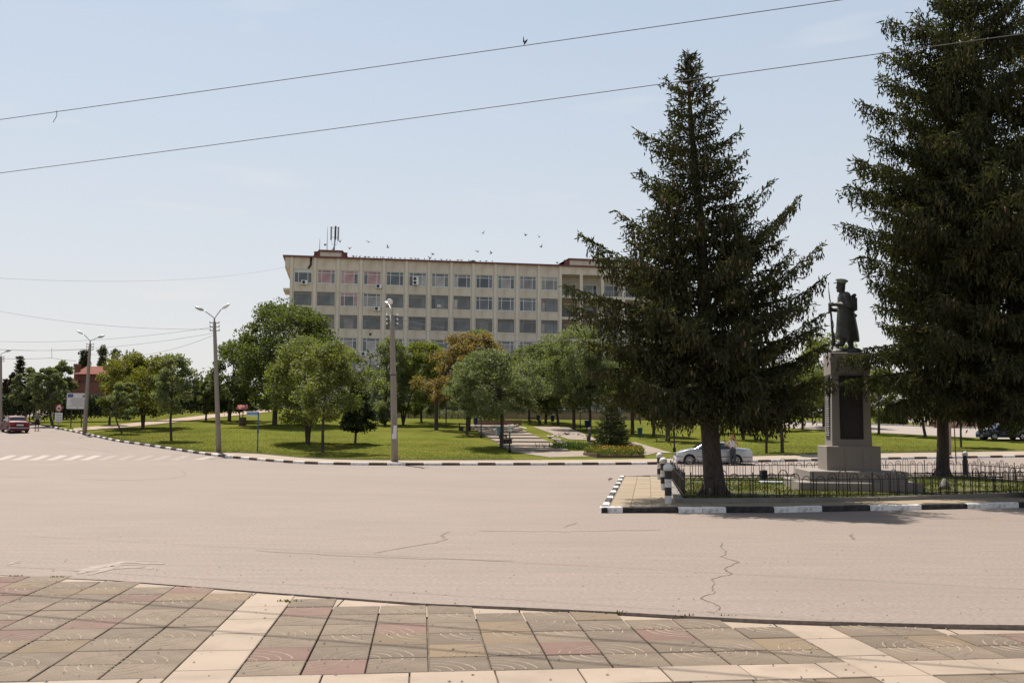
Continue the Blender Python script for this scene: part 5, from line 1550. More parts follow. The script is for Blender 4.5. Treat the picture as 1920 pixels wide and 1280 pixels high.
for s_ in (-1, 1): MB().capsule((s_*.115, .04, .025), (s_*.13, -.15, .02), .042, .036, 8).build("shoe", mat("beige_shoe", (.35, .25, .2), .7, .1, 4), wm)
# man walking away on the left road with a pale cap
mp2 = G(69, 807, 0.0)
mn = thing("person", "man walking away in grey shirt, dark shorts and pale yellow cap", "person", mp2, R(18))
b = MB()
b.capsule((0, 0, 1.55), (0, 0, 1.64), .085, .095, 12, fy=1.1); face(b, (0, 0, 1.6), (0, 1, 0), .10)
b.capsule((0, -.01, 1.42), (0, 0, 1.54), .055, .05, 10)
b.capsule((0, 0, 1.05), (0, 0, 1.32), .135, .155, 12, fy=.72); b.capsule((-.16, 0, 1.39), (.16, 0, 1.39), .065, .065, 10)
b.capsule((0, 0, .92), (0, 0, 1.02), .15, .14, 12, fy=.8)
for s_ in (-1, 1):
    b.capsule((s_*.21, 0, 1.38), (s_*.27, -.04*s_, 1.10), .055, .045, 10); b.capsule((s_*.27, -.04*s_, 1.10), (s_*.26, .06 - .06*s_, .86), .042, .03, 10)
    hand(b, (s_*.26, .06 - .06*s_, .86), (0, .05, -1), -s_)
    k = .12 * s_
    b.capsule((s_*.09, 0, .9), (s_*.10, k, .5), .09, .062, 10); b.capsule((s_*.10, k, .5), (s_*.10, k*1.3 - .06, .09), .058, .036, 10)
    b.capsule((s_*.10, k*1.3 - .09, .04), (s_*.11, k*1.3 + .10, .035), .042, .034, 8)
remeshed("body", b, .011, M['skin'], mn)
b = MB(); b.capsule((0, 0, 1.0), (0, 0, 1.32), .16, .172, 14, fy=.74); b.capsule((-.16, 0, 1.39), (.16, 0, 1.39), .075, .075, 10)
for s_ in (-1, 1): b.capsule((s_*.2, 0, 1.38), (s_*.25, -.02*s_, 1.18), .075, .07, 10)
remeshed("shirt", b, .015, mat("grey_green_shirt", (.15, .155, .12), .9, .12, 4), mn)
b = MB(); b.capsule((0, 0, .92), (0, 0, 1.02), .165, .155, 14, fy=.82)
for s_ in (-1, 1): b.capsule((s_*.09, 0, .9), (s_*.10, .11*s_, .56), .115, .10, 12)
remeshed("shorts", b, .015, mat("black_shorts", (.015, .015, .018), .9, .1, 4), mn)
MB().lathe([(.112, 1.62), (.115, 1.68), (.09, 1.745), (.01, 1.765)], 14).add([(-.08,.09,1.635),(.08,.09,1.635),(.06,.20,1.615),(-.06,.20,1.615)], ((0,1,2,3),(3,2,1,0))).build("cap", mat("pale_yellow_cap", (.62, .52, .28), .8, .06, 4), mn)
for s_ in (-1, 1): MB().capsule((s_*.10, .12*s_*1.3 - .10, .03), (s_*.11, .12*s_*1.3 + .11, .028), .046, .04, 8).build("shoe", M['rubber'], mn)
# ================================================================== VEGETATION
def leaves_np(C, size, rg, up=0.35, aspect=0.55, droop=0.0):
    "one folded diamond leaf per centre"
    n = len(C)
    d = rg.normal(size=(n, 3)); d[:, 2] -= droop; d /= np.linalg.norm(d, axis=1)[:, None]
    q = rg.normal(size=(n, 3)); q[:, 2] += up
    s = np.cross(d, q); s /= (np.linalg.norm(s, axis=1)[:, None] + 1e-9)
    nn = np.cross(s, d)
    L = (size * rg.uniform(.6, 1.35, n))[:, None]; w = L * aspect * .5
    p0, p1 = C - d*L*.5, C + d*L*.5
    a, b = C + s*w + nn*L*.08, C - s*w + nn*L*.08
    V = np.stack([p0, a, p1, b], 1).reshape(-1, 3)
    F = np.arange(4*n).reshape(n, 4)
    return V, F

PROF = {'round': lambda t: np.sqrt(np.clip(1 - (2*t - 1)**2, 0, 1)) ** .85,
        'ovoid': lambda t: np.sqrt(np.clip(1 - (1.55*t - .55)**2 * np.where(t < .35, 3.2, 1), 0, 1)),
        'cone': lambda t: np.clip(1.05 - t, 0, 1) * np.clip(t*9, 0, 1) ** .5,
        'vase': lambda t: np.sqrt(np.clip(1 - (1.7*(t - .62))**2, 0, 1)),
        'column': lambda t: np.clip(t*7, 0, 1)**.5 * np.clip((1.02 - t)*3, 0, 1)**.6}

def broadleaf(label, px, py, x0, x1, yt, yb, m, shape='round', n=9000, leaf=.24, seed=1, stems=1, tr=.13, lean=0.0, group=None, clusters=70, base=None, depth=1.0, cat="tree", gap=.0, droop=0.0, csize=None, name="broadleaf_tree"):
    B = base or G(px, py, .12)
    Y = B.y; s = Y / FPX
    top, bot = P(px, yt, Y).z - B.z, P(px, yb, Y).z - B.z
    RR = (x1 - x0) / 2 * s; ox = ((x0 + x1)/2 - px) * s
    rg = np.random.default_rng(seed); Hc = top - bot
    root = thing(name, label, cat, B, 0, group)
    f = PROF[shape]
    az = rg.uniform(0, 2*np.pi, clusters); t = rg.beta(1.3, 1.15, clusters) if shape != 'cone' else rg.beta(1.0, 1.6, clusters)
    rad = rg.uniform(.25, 1.0, clusters) ** .55 * (0.86 + .18*np.sin(az*3 + seed) + rg.uniform(-.08, .08, clusters))
    rr = f(t) * RR * 1.16 * rad * np.where(rg.random(clusters) < .09, 1.14, 1)
    cs = csize or (0.30 * (RR * RR * Hc / 4) ** (1/3) ) 
    C0 = np.stack([ox * (0.2 + .8*np.clip(t*1.5, 0, 1)) + np.cos(az)*rr*(1 - cs*.35/max(RR, .1)), np.sin(az)*rr*depth, bot + cs*.5 + t*(Hc - cs*.9)], 1)
    n = int(n * 1.3)
    k = rg.integers(0, clusters, n)
    sz = cs * rg.uniform(.65, 1.25, clusters)
    g = rg.normal(size=(n, 3)); g /= np.linalg.norm(g, axis=1)[:, None]; g *= (rg.uniform(0, 1, n) ** .45)[:, None]
    C = C0[k] + g * sz[k][:, None] * np.array([1, 1, .72])
    V, F = leaves_np(C, leaf, rg, droop=droop)
    cr = link_mesh("crown", mesh_np("crown", V, F, m), root)
    cr["kind"] = "stuff"
    # trunk and limbs
    mb = MB(); pr = random.Random(seed)
    zf = bot + Hc * .25
    for q in range(stems):
        sp = 0 if stems == 1 else (q - (stems-1)/2) * .75
        r0 = tr / (1 if stems == 1 else 1.35)
        p1 = Vector((lean*.35 + sp*.35 + pr.uniform(-.05, .05), pr.uniform(-.1, .1), zf * .45)); p2 = Vector((lean*.8 + sp + pr.uniform(-.08, .08), pr.uniform(-.1, .1), zf)); p3 = Vector((lean + ox*.6 + sp*1.4, 0, bot + Hc*.62))
        b0_ = Vector((sp*.06, 0, -.15))
        mb.tube([b0_ + Vector((0, 0, -.05)), b0_ + Vector((0, 0, .25)), p1, p2, p3], [r0*1.45, r0*1.05, r0*.92, r0*.75, r0*.3], 9)
        for c in rg.permutation(clusters)[:max(6, 16 // stems)]:
            cc = Vector(C0[c]); tt = pr.uniform(.0, .8); o_ = p2.lerp(p3, tt) if cc.z > zf else p1.lerp(p2, .85)
            mid = o_.lerp(cc, .5) + Vector((0, 0, .12))
            mb.tube([o_, mid, cc], [r0*.42, r0*.26, r0*.08], 5, caps=False)
    tk = mb.build("trunk", M['bark'], root)
    return root

PG = "park trees"
# left side
broadleaf("big dense dark maple, the highest crown left of the office block", 515, 797, 428, 638, 566, 772, M['leafdark'], 'round', 24000, .30, 11, tr=.26, group=PG, clusters=150)
broadleaf("dense dark tree right of the leaning kerb pole", 430, 790, 386, 500, 636, 776, M['leafdark'], 'round', 9000, .28, 12, tr=.2, group=PG, clusters=60)
broadleaf("broad forked tree with bright top, dark two stemmed trunk on the near lawn", 577, 832, 484, 684, 632, 802, M['leafmid'], 'round', 20000, .20, 13, stems=2, tr=.19, group=PG, clusters=120)
broadleaf("slim straight trunked tree just behind the sidewalk edging", 605, 848, 545, 690, 640, 790, M['leafmid'], 'ovoid', 9000, .18, 14, tr=.10, group=PG, clusters=70)
broadleaf("small dark drooping tree with low dense crown on the near lawn", 666, 832, 632, 712, 700, 812, M['leafblack'], 'cone', 9000, .17, 15, tr=.09, group=PG, clusters=90, csize=.42, droop=.8)
broadleaf("grey green willow behind the middle pole", 722, 797, 690, 772, 628, 796, M['leafwillow'], 'ovoid', 11000, .20, 16, tr=.16, group=PG, clusters=70, droop=.8)
broadleaf("bright green maple with three thin stems right of the middle pole", 756, 796, 738, 852, 640, 772, M['leafbright'], 'round', 12000, .24, 17, stems=3, tr=.13, group=PG, clusters=70)
broadleaf("autumn coloured orange tree before the office facade", 818, 806, 815, 962, 620, 752, M['leaforange'], 'round', 11000, .22, 18, tr=.19, group=PG, clusters=70)
broadleaf("low orange branch sprays of a small autumn tree", 836, 800, 796, 862, 722, 768, M['leaforange'], 'round', 3000, .19, 19, tr=.06, group=PG, clusters=24)
broadleaf("round silvery green tree on the lawn left of the steps", 940, 840, 828, 1006, 656, 794, M['leafsilver'], 'round', 17000, .19, 20, tr=.14, group=PG, clusters=110)
broadleaf("silvery tree standing behind the round one, left of the steps", 876, 815, 832, 930, 690, 786, M['leafsilver'], 'round', 7000, .2, 21, tr=.12, group=PG, clusters=50)
broadleaf("slim green tree rising behind the orange crown", 880, 800, 850, 940, 612, 740, M['leafwillow'], 'ovoid', 6000, .24, 22, tr=.13, group=PG, clusters=50)
broadleaf("rounded tree filling the gap right of the silvery tree", 992, 790, 940, 1040, 650, 770, M['leafmid'], 'round', 9000, .22, 27, tr=.13, group=PG, clusters=70)
broadleaf("low bushy tree behind the orange tree's trunk", 790, 792, 760, 850, 690, 782, M['leafdark'], 'round', 7000, .22, 28, tr=.12, group=PG, clusters=50)
broadleaf("tree with darker crown right of the low red brown wall", 1023, 795, 966, 1082, 640, 786, M['leafsilver'], 'round', 12000, .23, 23, tr=.15, group=PG, clusters=80)
broadleaf("leaning trunk tree at the back lawn", 1047, 797, 1000, 1100, 650, 780, M['leafmid'], 'round', 9000, .23, 24, tr=.15, lean=-.5, group=PG, clusters=60)
broadleaf("tall pale willow behind the cobbled path", 1076, 805, 1008, 1150, 608, 770, M['leafwillow'], 'round', 15000, .22, 25, tr=.17, group=PG, clusters=95, droop=.6)
broadleaf("trunk tree directly left of the small conifer", 1106, 806, 1060, 1160, 668, 776, M['leafsilver'], 'round', 9000, .22, 26, tr=.15, group=PG, clusters=60)
# right of the small conifer, under the big spruce
for i, (px, py, x0, x1, yt, yb, m, tr_, lab) in enumerate([
    (1186, 814, 1130, 1240, 660, 778, 'leafdark', .17, "straight dark trunk tree right of the small conifer"),
    (1226, 818, 1185, 1275, 680, 790, 'leafmid', .14, "tree whose low crown touches the spruce twigs, right of the shaded bin"),
    (1252, 826, 1205, 1300, 670, 780, 'leafdark', .19, "thick trunk tree left of the shaded garden lamp"),
    (1354, 812, 1300, 1410, 690, 776, 'leafdark', .12, "two trunk tree behind the silver car's roof"),
    (1394, 824, 1340, 1440, 690, 784, 'leafmid', .13, "trunk tree behind the standing woman"),
    (1467, 848, 1415, 1520, 680, 786, 'leafmid', .12, "straight young tree at the sidewalk edge left of the monument"),
    (1446, 806, 1410, 1490, 690, 776, 'leafbright', .12, "small tree at the back of the right lawn near the far road"),
    (1505, 804, 1460, 1580, 680, 780, 'leafmid', .13, "tree at the far road behind the spruce's right edge"),
    (1648, 814, 1600, 1700, 690, 790, 'leafmid', .12, "slim tree directly right of the pedestal"),
    (1735, 819, 1690, 1790, 690, 790, 'leafdark', .13, "leaning slim tree left of the back spruce trunk"),
    (1802, 838, 1770, 1850, 700, 794, 'leafmid', .08, "thin young tree right of the pale concrete post"),
    (1840, 824, 1800, 1890, 690, 796, 'leafmid', .12, "leaning tree beside the dark blue car's nose")]):
    broadleaf(lab, px, py, x0, x1, yt, yb, M[m], 'round', 7000, .22, 40 + i, stems=2 if i == 3 else 1, tr=tr_, group=PG, clusters=50, lean=(-.4 if i in (9, 11) else 0))
broadleaf("light green rounded tree between the spruce and the pedestal", 1545, 800, 1490, 1610, 622, 775, M['leafbright'], 'round', 10000, .26, 60, tr=.16, group=PG, clusters=70)
broadleaf("small leafy shrub in front of the dark blue car", 1895, 826, 1872, 1925, 775, 822, M['leafbright'], 'round', 3500, .13, 61, tr=.04, clusters=30, cat="shrub", name="shrub")
# far left
broadleaf("yellow green tree with broad crown behind the garden path", 268, 803, 186, 352, 658, 782, M['leafyellow'], 'round', 16000, .25, 30, stems=2, tr=.17, group=PG, clusters=110)
broadleaf("feathery grey green tree right of the yellow green one", 321, 826, 278, 366, 662, 780, M['leafwillow'], 'ovoid', 6500, .19, 31, tr=.10, lean=-.1, group=PG, clusters=60)
broadleaf("small bowed tree with curved thin trunk near the path", 228, 813, 196, 262, 716, 790, M['leafwillow'], 'round', 4000, .19, 32, tr=.07, lean=-.9, group=PG, clusters=36)
broadleaf("short tree with dark trunk left of the bowed tree", 205, 797, 176, 236, 706, 782, M['leafmid'], 'round', 5000, .22, 33, tr=.12, group=PG, clusters=40)
broadleaf("leaning roadside tree beside the walking man", 98, 797, 54, 118, 690, 772, M['leafsilver'], 'round', 8000, .24, 34, tr=.13, lean=-.9, group=PG, clusters=60)
broadleaf("grey green tree behind the maroon car", 47, 792, 22, 76, 690, 772, M['leafsilver'], 'ovoid', 7000, .24, 35, tr=.12, group=PG, clusters=50)
broadleaf("small dark tree left of the dense tree by the kerb pole", 386, 790, 372, 410, 700, 776, M['leafmid'], 'round', 4000, .25, 36, tr=.11, group=PG, clusters=30)
broadleaf("pale thin crowned tree left of the brick house", 118, 785, 92, 134, 678, 760, M['leafsilver'], 'round', 4000, .26, 37, tr=.12, group=PG, clusters=40)
broadleaf("reddish purple leaved tree at the far left", 22, 788, 4, 36, 692, 778, M['leafpurple'], 'cone', 4500, .26, 38, tr=.12, group=PG, clusters=50)
broadleaf("narrow poplar left of the yellow green tree top", 186, 780, 178, 197, 642, 760, M['leaffar'], 'cone', 6000, .3, 39, tr=.15, group="far poplars", clusters=110, csize=.6, base=P(186, 775, 140))
broadleaf("narrow poplar with twin tips behind the yellow green tree", 211, 780, 201, 222, 644, 760, M['leaffar'], 'cone', 6500, .3, 62, tr=.15, group="far poplars", clusters=110, csize=.6, base=P(211, 775, 140))
broadleaf("round topped dark tree rising behind the brick house", 153, 780, 143, 165, 655, 760, M['leafblack'], 'cone', 6500, .32, 63, tr=.15, group=PG, clusters=90, csize=.8, base=P(153, 775, 142))

# far mass of trees that closes the view
rg = np.random.default_rng(5); cl = []
def mass(pxa, pxb, Y, yt, yb, n, jit=8):
    for _ in range(n):
        px = rg.uniform(pxa, pxb); t = rg.uniform(0, 1)
        yy = yb + (yt + rg.uniform(-jit, jit)*1.0 + 6*math.sin(px*.09) - yb) * t
        p = P(px, yy, Y + rg.uniform(-5, 5)); cl.append((p.x, p.y, p.z, rg.uniform(.9, 1.7)))
mass(690, 1010, 132, 668, 775, 420, 8)
mass(1000, 1280, 132, 655, 775, 460, 8)
mass(-120, 520, 150, 738, 790, 900)
mass(340, 480, 145, 712, 790, 260)
mass(1180, 1500, 150, 700, 790, 420)
mass(1480, 1640, 135, 690, 795, 300)
mass(1600, 2150, 140, 700, 800, 620)
cl = np.array(cl)
k = rg.integers(0, len(cl), 75000)
C = cl[k, :3] + rg.normal(size=(75000, 3)) * cl[k, 3:4] * .55
V, F = leaves_np(C, .5, rg)
tag(link_mesh("treeline", mesh_np("treeline", V, F, M['leaffar'])), kind='stuff')

# hedge behind the left lawn
def hedge(label, pts, w, n, seed, m='leafblack', leaf=.2):
    rg = np.random.default_rng(seed); P3 = []
    L = [(Vector(b[0]) - Vector(a[0])).length for a, b in zip(pts[:-1], pts[1:])]
    tot = sum(L); C = []
    for (a, b), l in zip(zip(pts[:-1], pts[1:]), L):
        nn = int(n * l / tot); t = rg.uniform(0, 1, nn); u = rg.uniform(-w/2, w/2, nn); h = rg.uniform(0, 1, nn) ** .7
        hh = (a[1] + (b[1] - a[1])*t) * (1 + .12*np.sin(t*l*1.3) + .08*np.sin(t*l*3.1))
        A, B_ = np.array(a[0]), np.array(b[0]); d = (B_ - A)/l
        C.append(A + d*(t*l)[:, None] + np.stack([-d[1]*u, d[0]*u, h*hh], 1) + rg.normal(size=(nn, 3))*.1)
    C = np.concatenate(C); V, F = leaves_np(C, leaf, rg)
    root = thing("hedge", label, "hedge", (0, 0, 0))
    o = link_mesh("foliage", mesh_np("foliage", V, F, M[m]), root); o["kind"] = "stuff"
    mb = MB()
    for (a, b) in zip(pts[:-1], pts[1:]):
        for q in range(12):
            p = Vector(a[0]).lerp(Vector(b[0]), (q + .5)/12); mb.tube([p, p + Vector((0, 0, a[1]*.7))], .05, 5)
    mb.build("stem", M['bark'], root)["kind"] = "stuff"
hedge("long dark clipped hedge behind the left lawn and the walking man", [(P(-60, 790, 103), 3.4), (P(60, 787, 104), 2.9), (P(135, 785, 105), 2.3), (P(250, 778, 108), 2.2), (P(480, 772, 112), 2.6)], 1.6, 26000, 71, leaf=.24)
hedge("sparse bushy growth in front of the retaining wall", [(G(760, 784, .12), 1.2), (G(900, 786, .12), .9)], .8, 2500, 72, 'leafwillow', .15)
hedge("wild green bushes along the far right road", [(G(1640, 796, .12), 1.7), (G(1700, 797, .12), 1.2)], 1.6, 4500, 73, 'leafdark', .2)

# orange block wall at the far right
p, q = P(1745, 803, 105), P(2050, 806, 105)
ow = thing("block_wall", "rough orange block wall beyond the far right road", "wall", (p.x, p.y, p.z - .6))
bwd, bh = 1.0, .42
mshb = MB().bevbox(.01, bwd - .01, 0, .4, .01, bh - .01, .01).mesh("block", mat("orange_wall_block", (.34, .185, .115), .9, .15, 1, .1, 6, rnd=.22))
nrow = 5; ncol = int((q.x - p.x) / bwd)
for r_ in range(nrow):
    for c_ in range(ncol): link_mesh("block", mshb, ow, (c_*bwd + (r_ % 2)*.5, rnd.uniform(-.03, .03), r_*bh))

# ------------------------------------------------------------------ spruces
def sprays_np(Pt, D, size, rg, w=.27):
    "needle-clad twig: two crossed kites sharing base and tip"
    n = len(Pt)
    D = D / (np.linalg.norm(D, axis=1)[:, None] + 1e-9)
    q = rg.normal(size=(n, 3)); s = np.cross(D, q); s /= (np.linalg.norm(s, axis=1)[:, None] + 1e-9); u = np.cross(s, D)
    L = (size * rg.uniform(.7, 1.3, n))[:, None]
    mid = Pt + D*L*.38; ww = L*w*.5
    V = np.stack([Pt, mid + s*ww, mid + u*ww, mid - s*ww, mid - u*ww, Pt + D*L], 1).reshape(-1, 3)
    b = np.arange(n)[:, None] * 6
    F = np.concatenate([b + np.array([[0, 1, 5, 3]]), b + np.array([[0, 2, 5, 4]])], 0)
    return V, F

def spruce(label, B, topv, prof, features=(), nb=260, seed=1, tr=.27, dens=1.0, start=.16, size=.26, m='spruce', group="tall spruces", cones=250, hang=1.0, sides=None, skip=None, bark='sprucebark', rough=.16, name="spruce_tree"):
    B = Vector(B); axis = Vector(topv) - B; H = axis.length
    root = thing(name, label, "tree", B, 0, group)
    rg = np.random.default_rng(seed); pr = random.Random(seed)
    ts, rs = np.array([p[0] for p in prof]), np.array([p[1] for p in prof])
    at = lambda t: np.array(axis) * t
    PT, DR, SZ = [], [], []; CP = []
    br = MB(); bn = 0
    brs = []
    t = start
    # whorls
    gold = 2.39996
    for i in range(nb):
        u = (i + pr.random()*.6) / nb
        nw = max(8, int(nb / 6.5)); wq = math.floor(u * nw); t = start + (1 - start) * (((wq + .5) / nw) ** .95 + pr.gauss(0, .0035)) * .985
        az = i * 6.2832 / 6.5 + wq * .9 + pr.uniform(-.3, .3)
        t = min(.985, max(start, t))
        Rr = float(np.interp(t, ts, rs)) * .80 * (1 + .16*math.sin(wq*2.4 + seed)) * pr.uniform(1 - rough*1.9, 1 + rough*.9)
        if sides is not None: Rr *= sides(t, az)
        if skip is not None and skip(t, az): continue
        brs.append((t, az, max(.12, Rr), None))
    for (tip, zt) in features:
        tip = Vector(tip) - B; t0 = zt
        d = Vector(tip) - Vector(at(t0)); brs.append((t0, math.atan2(d.y, d.x), math.hypot(d.x, d.y), d.z))
    for (t, az, L, dz) in brs:
        o = at(t); h = np.array([math.cos(az), math.sin(az), 0.]); sd = np.array([-h[1], h[0], 0.])
        if dz is None:
            a_ = np.interp(t, [.1, .35, .6, .8, 1.0], [-.10, -.10, .02, .25, .8]) + pr.uniform(-.08, .08); c_ = np.interp(t, [.1, .5, 1], [.16, .20, .12])
            zf = lambda s, L=L, a_=a_, c_=c_: L*(a_*s + c_*s*s*s)
        else: zf = lambda s, L=L, dz=dz: dz*(s*.82 + .18*s*s*s)
        nseg = 7
        tg = lambda s: (lambda v: v/np.linalg.norm(v))(h*L*.05 + np.array([0, 0, zf(min(1, s+.05)) - zf(min(1, s+.05)-.05)]))
        pts = [Vector(o + h*L*s + np.array([0, 0, zf(s)]) + sd*(.05*L*math.sin(s*3 + az*5))) for s in np.linspace(0, 1, nseg)]
        rb = max(.012, tr*.20*(1 - t)*(.4 + .6*min(1, L/3)))
        br.tube(pts, [rb*(1 - .85*k/(nseg-1)) for k in range(nseg)], 5, caps=False)
        # side shoots
        step = .115 / dens
        ns = max(3, int(L / step))
        for k in range(ns):
            s = .10 + .90*(k + pr.random()*.7) / ns
            if s > 1: s = 1
            if s < .22 and L > 1.2 and pr.random() < .5: continue
            p = o + h*L*s + np.array([0, 0, zf(s)]) + sd*(.05*L*math.sin(s*3 + az*5))
            ht = tg(s)
            for sg in (-1, 1):
                l_ = (.42*L*(1 - s)**.65 + .20) * pr.uniform(.6, 1.15); l_ = min(l_, 1.25)
                dr = ht*pr.uniform(.55, .85) + sd*sg*pr.uniform(.55, .9) + np.array([0, 0, pr.uniform(-.25, .12)])
                dr /= np.linalg.norm(dr); m_ = max(2, int(l_ / (.068/dens)))
                for q in range(m_):
                    f_ = (q + .5*pr.random()) / m_
                    pp = p + dr*l_*f_ + np.array([0, 0, -.22*l_*f_*f_])
                    dd = dr + rg.normal(size=3)*.38 + np.array([0, 0, -.18])
                    PT.append(pp); DR.append(dd); SZ.append(size*pr.uniform(.7, 1.1))
                    if hang and pr.random() < .27*hang:
                        hl = pr.uniform(.08, .40) * min(1, L/1.8) * hang; mm = max(1, int(hl / .075))
                        for z in range(mm):
                            PT.append(pp + np.array([rg.normal()*.03, rg.normal()*.03, -hl*z/mm])); DR.append(np.array([rg.normal()*.32, rg.normal()*.32, -1.])); SZ.append(size*pr.uniform(.8, 1.2))
            if pr.random() < .55: PT.append(p); DR.append(ht + np.array([rg.normal()*.2, rg.normal()*.2, .5])); SZ.append(size*.8)
            if cones and s > .55 and pr.random() < .10 + .35*t: CP.append(p + np.array([rg.normal()*.1, rg.normal()*.1, -.06]))
        for q in range(9): PT.append(np.array(pts[-1]) - tg(1.0)*.05*(q + 1)); DR.append(tg(1.0) + rg.normal(size=3)*.42 + np.array([0, 0, .1])); SZ.append(size*pr.uniform(.6, 1.0))
    # leader
    for k in range(22):
        z = 1 - .0045*k*(1 + .03*k); PT.append(at(z)); a = pr.uniform(0, 6.28); DR.append(np.array([math.cos(a)*.8, math.sin(a)*.8, .9 if k < 6 else .5])); SZ.append(size*(.55 + .02*k))
    PT, DR, SZ = np.array(PT), np.array(DR), np.array(SZ)
    V, F = sprays_np(PT, DR, SZ, rg)
    cr = link_mesh("crown", mesh_np("crown", V, F, M[m]), root); cr["kind"] = "stuff"
    tk = MB(); N = 14
    nn = 12; pts, rad = [], []
    for k in range(nn + 1):
        f_ = k/nn; pts.append(Vector(at(f_)) + Vector((.04*math.sin(f_*9 + seed), .03*math.cos(f_*7), 0)) * (1 if 0 < k else 0)); rad.append(tr*(1 - f_)**.85 + .012)
    pts = [Vector((0, 0, -.15)), Vector((0, 0, .02)), Vector(at(.022))] + pts[1:]
    rad = [tr*1.7, tr*1.5, tr*1.12] + rad[1:]
    tk.tube(pts, rad, N)
    for a in range(5):
        an = a*1.257 + seed; tk.tube([Vector((math.cos(an)*tr*.7, math.sin(an)*tr*.7, .32)), Vector((math.cos(an)*tr*1.5, math.sin(an)*tr*1.5, .05)), Vector((math.cos(an)*tr*2.1, math.sin(an)*tr*2.1, -.08))], [tr*.35, tr*.3, tr*.12], 6)
    tko = tk.build("trunk", M[bark], root)
    br.build("branch", M[bark], root)["kind"] = "stuff"
    if cones and CP:
        CP = np.array(CP); n = len(CP); kk = 6
        prf = [(.004, 0), (.026, -.03), (.028, -.085), (.012, -.14), (.002, -.15)]
        V, F = [], []
        a = np.arange(kk) * 2*np.pi/kk
        ring = np.concatenate([np.stack([r*np.cos(a), r*np.sin(a), np.full(kk, z)], 1) for r, z in prf]) * 1.15
        V = (CP[:, None, :] + ring[None]).reshape(-1, 3)
        f1 = np.array([(i*kk + j, i*kk + (j+1) % kk, (i+1)*kk + (j+1) % kk, (i+1)*kk + j) for i in range(len(prf)-1) for j in range(kk)])
        F = (f1[None] + (np.arange(n) * len(prf) * kk)[:, None, None]).reshape(-1, 4)
        co = link_mesh("cone", mesh_np("cone", V, F, M['cone'], True), root); co["kind"] = "stuff"
    print(label[:30], len(SZ), 'sprays')
    return root, len(SZ)

B1 = Hh(1341, 929, ZP); Y1 = B1.y
S1 = Y1 / FPX
T1_ = P(1290, 93, Y1 + .2)
H1 = T1_.z - B1.z
def tval(py, Y=Y1, B=B1, T=T1_): return (P(1300, py, Y).z - B.z) / (T.z - B.z)
def rpx(n): return n * S1
prof1 = [(tval(812), rpx(150)), (tval(780), rpx(215)), (tval(720), rpx(232)), (tval(640), rpx(222)), (tval(560), rpx(205)), (tval(480), rpx(172)), (tval(420), rpx(145)), (tval(350), rpx(112)), (tval(290), rpx(88)), (tval(240), rpx(72)), (tval(190), rpx(48)), (tval(150), rpx(32)), (tval(120), rpx(16)), (1.0, rpx(4))]
def tipY(px, py, dy=0): return P(px, py, Y1 + dy)
F1_ = [(tipY(1245,146), tval(185)), (tipY(1339,152,.3), tval(178)), (tipY(1352,190,-.2), tval(225)), (tipY(1194,244,.3), tval(290)), (tipY(1388,244,-.3), tval(300)), (tipY(1400,282), tval(345)), (tipY(1194,320,-.4), tval(390)),
       (tipY(1154,396), tval(470)), (tipY(1444,340,.4), tval(470)), (tipY(1500,366,-.3), tval(520)), (tipY(1088,438,.2), tval(545)), (tipY(1112,481,-.4), tval(570)), (tipY(1540,457,.3), tval(610)), (tipY(1548,517,-.3), tval(650)),
       (tipY(1062,536,.3), tval(600)), (tipY(1066,574,-.5), tval(630)), (tipY(1542,588,.2), tval(700)), (tipY(1552,645,-.4), tval(730)), (tipY(1098,640,.2), tval(680)), (tipY(1104,692,-.4), tval(690)), (tipY(1560,712,.3), tval(735)), (tipY(1120,742,.4), tval(725)), (tipY(1530,765,-.3), tval(745)), (tipY(1475,390,.5), tval(520)), (tipY(1480,470,.8), tval(610))]
root, n1 = spruce("tall dark spruce with pointed top and thick trunk inside the fence left of the pedestal", B1, T1_, prof1, F1_, nb=196, seed=3, tr=.27, dens=1.0, start=tval(786), cones=1, size=.15)
print('spruce1', n1)
# big spruce at the right edge, its foot outside the picture
B3 = Hh(1962, 927, ZP); Y3 = B3.y; S3 = Y3 / FPX
T3_ = P(1795, -95, Y3)
def tv3(py): return (P(1800, py, Y3).z - B3.z) / (T3_.z - B3.z)
def ax3(py): return 1962 + (1795 - 1962) * (927 - py) / (927 + 95)
def l3(py, x): return (tv3(py), (ax3(py) - x) * S3)
prof3 = [(tv3(790), 2.6), l3(740, 1700), l3(700, 1665), l3(640, 1668), l3(560, 1655), l3(500, 1632), l3(460, 1605), l3(400, 1605), l3(340, 1608), l3(260, 1630), l3(190, 1640), l3(140, 1668), l3(80, 1685), l3(20, 1712), (tv3(-40), 1.0), (1, .1)]
t3 = lambda x, y, dy=0: P(x, y, Y3 + dy)
F3_ = [(t3(1664,35), tv3(95)), (t3(1655,100,.3), tv3(150)), (t3(1645,142,-.3), tv3(200)), (t3(1612,190), tv3(265)), (t3(1632,255,.4), tv3(310)), (t3(1587,348), tv3(410)), (t3(1600,300,-.5), tv3(370)), (t3(1583,418,.3), tv3(470)), (t3(1612,480,-.3), tv3(540)), (t3(1634,528,.5), tv3(575)),
       (t3(1578,668,1.0), tv3(640)), (t3(1588,714,.7), tv3(670)), (t3(1622,652,1.6), tv3(625)), (t3(1915,15), tv3(95)), (t3(1935,60), tv3(120)), (t3(1668,760,1.0), tv3(690)), (t3(1962,25), tv3(110)), (t3(1975,95), tv3(170)), (t3(1990,150,-.4), tv3(230)), (t3(1995,210,.5), tv3(280)), (t3(1930,-30), tv3(60))]
spruce("huge dark spruce filling the right edge, its branches reaching over the pedestal", B3, T3_, prof3, F3_, nb=255, seed=8, tr=.30, dens=1.0, start=tv3(780), cones=1, size=.155, hang=1.1,
       skip=lambda t, az: (tv3(330) < t < tv3(120)) and (math.cos(az) > .15) and random.Random(int(t*9999)).random() < .62)
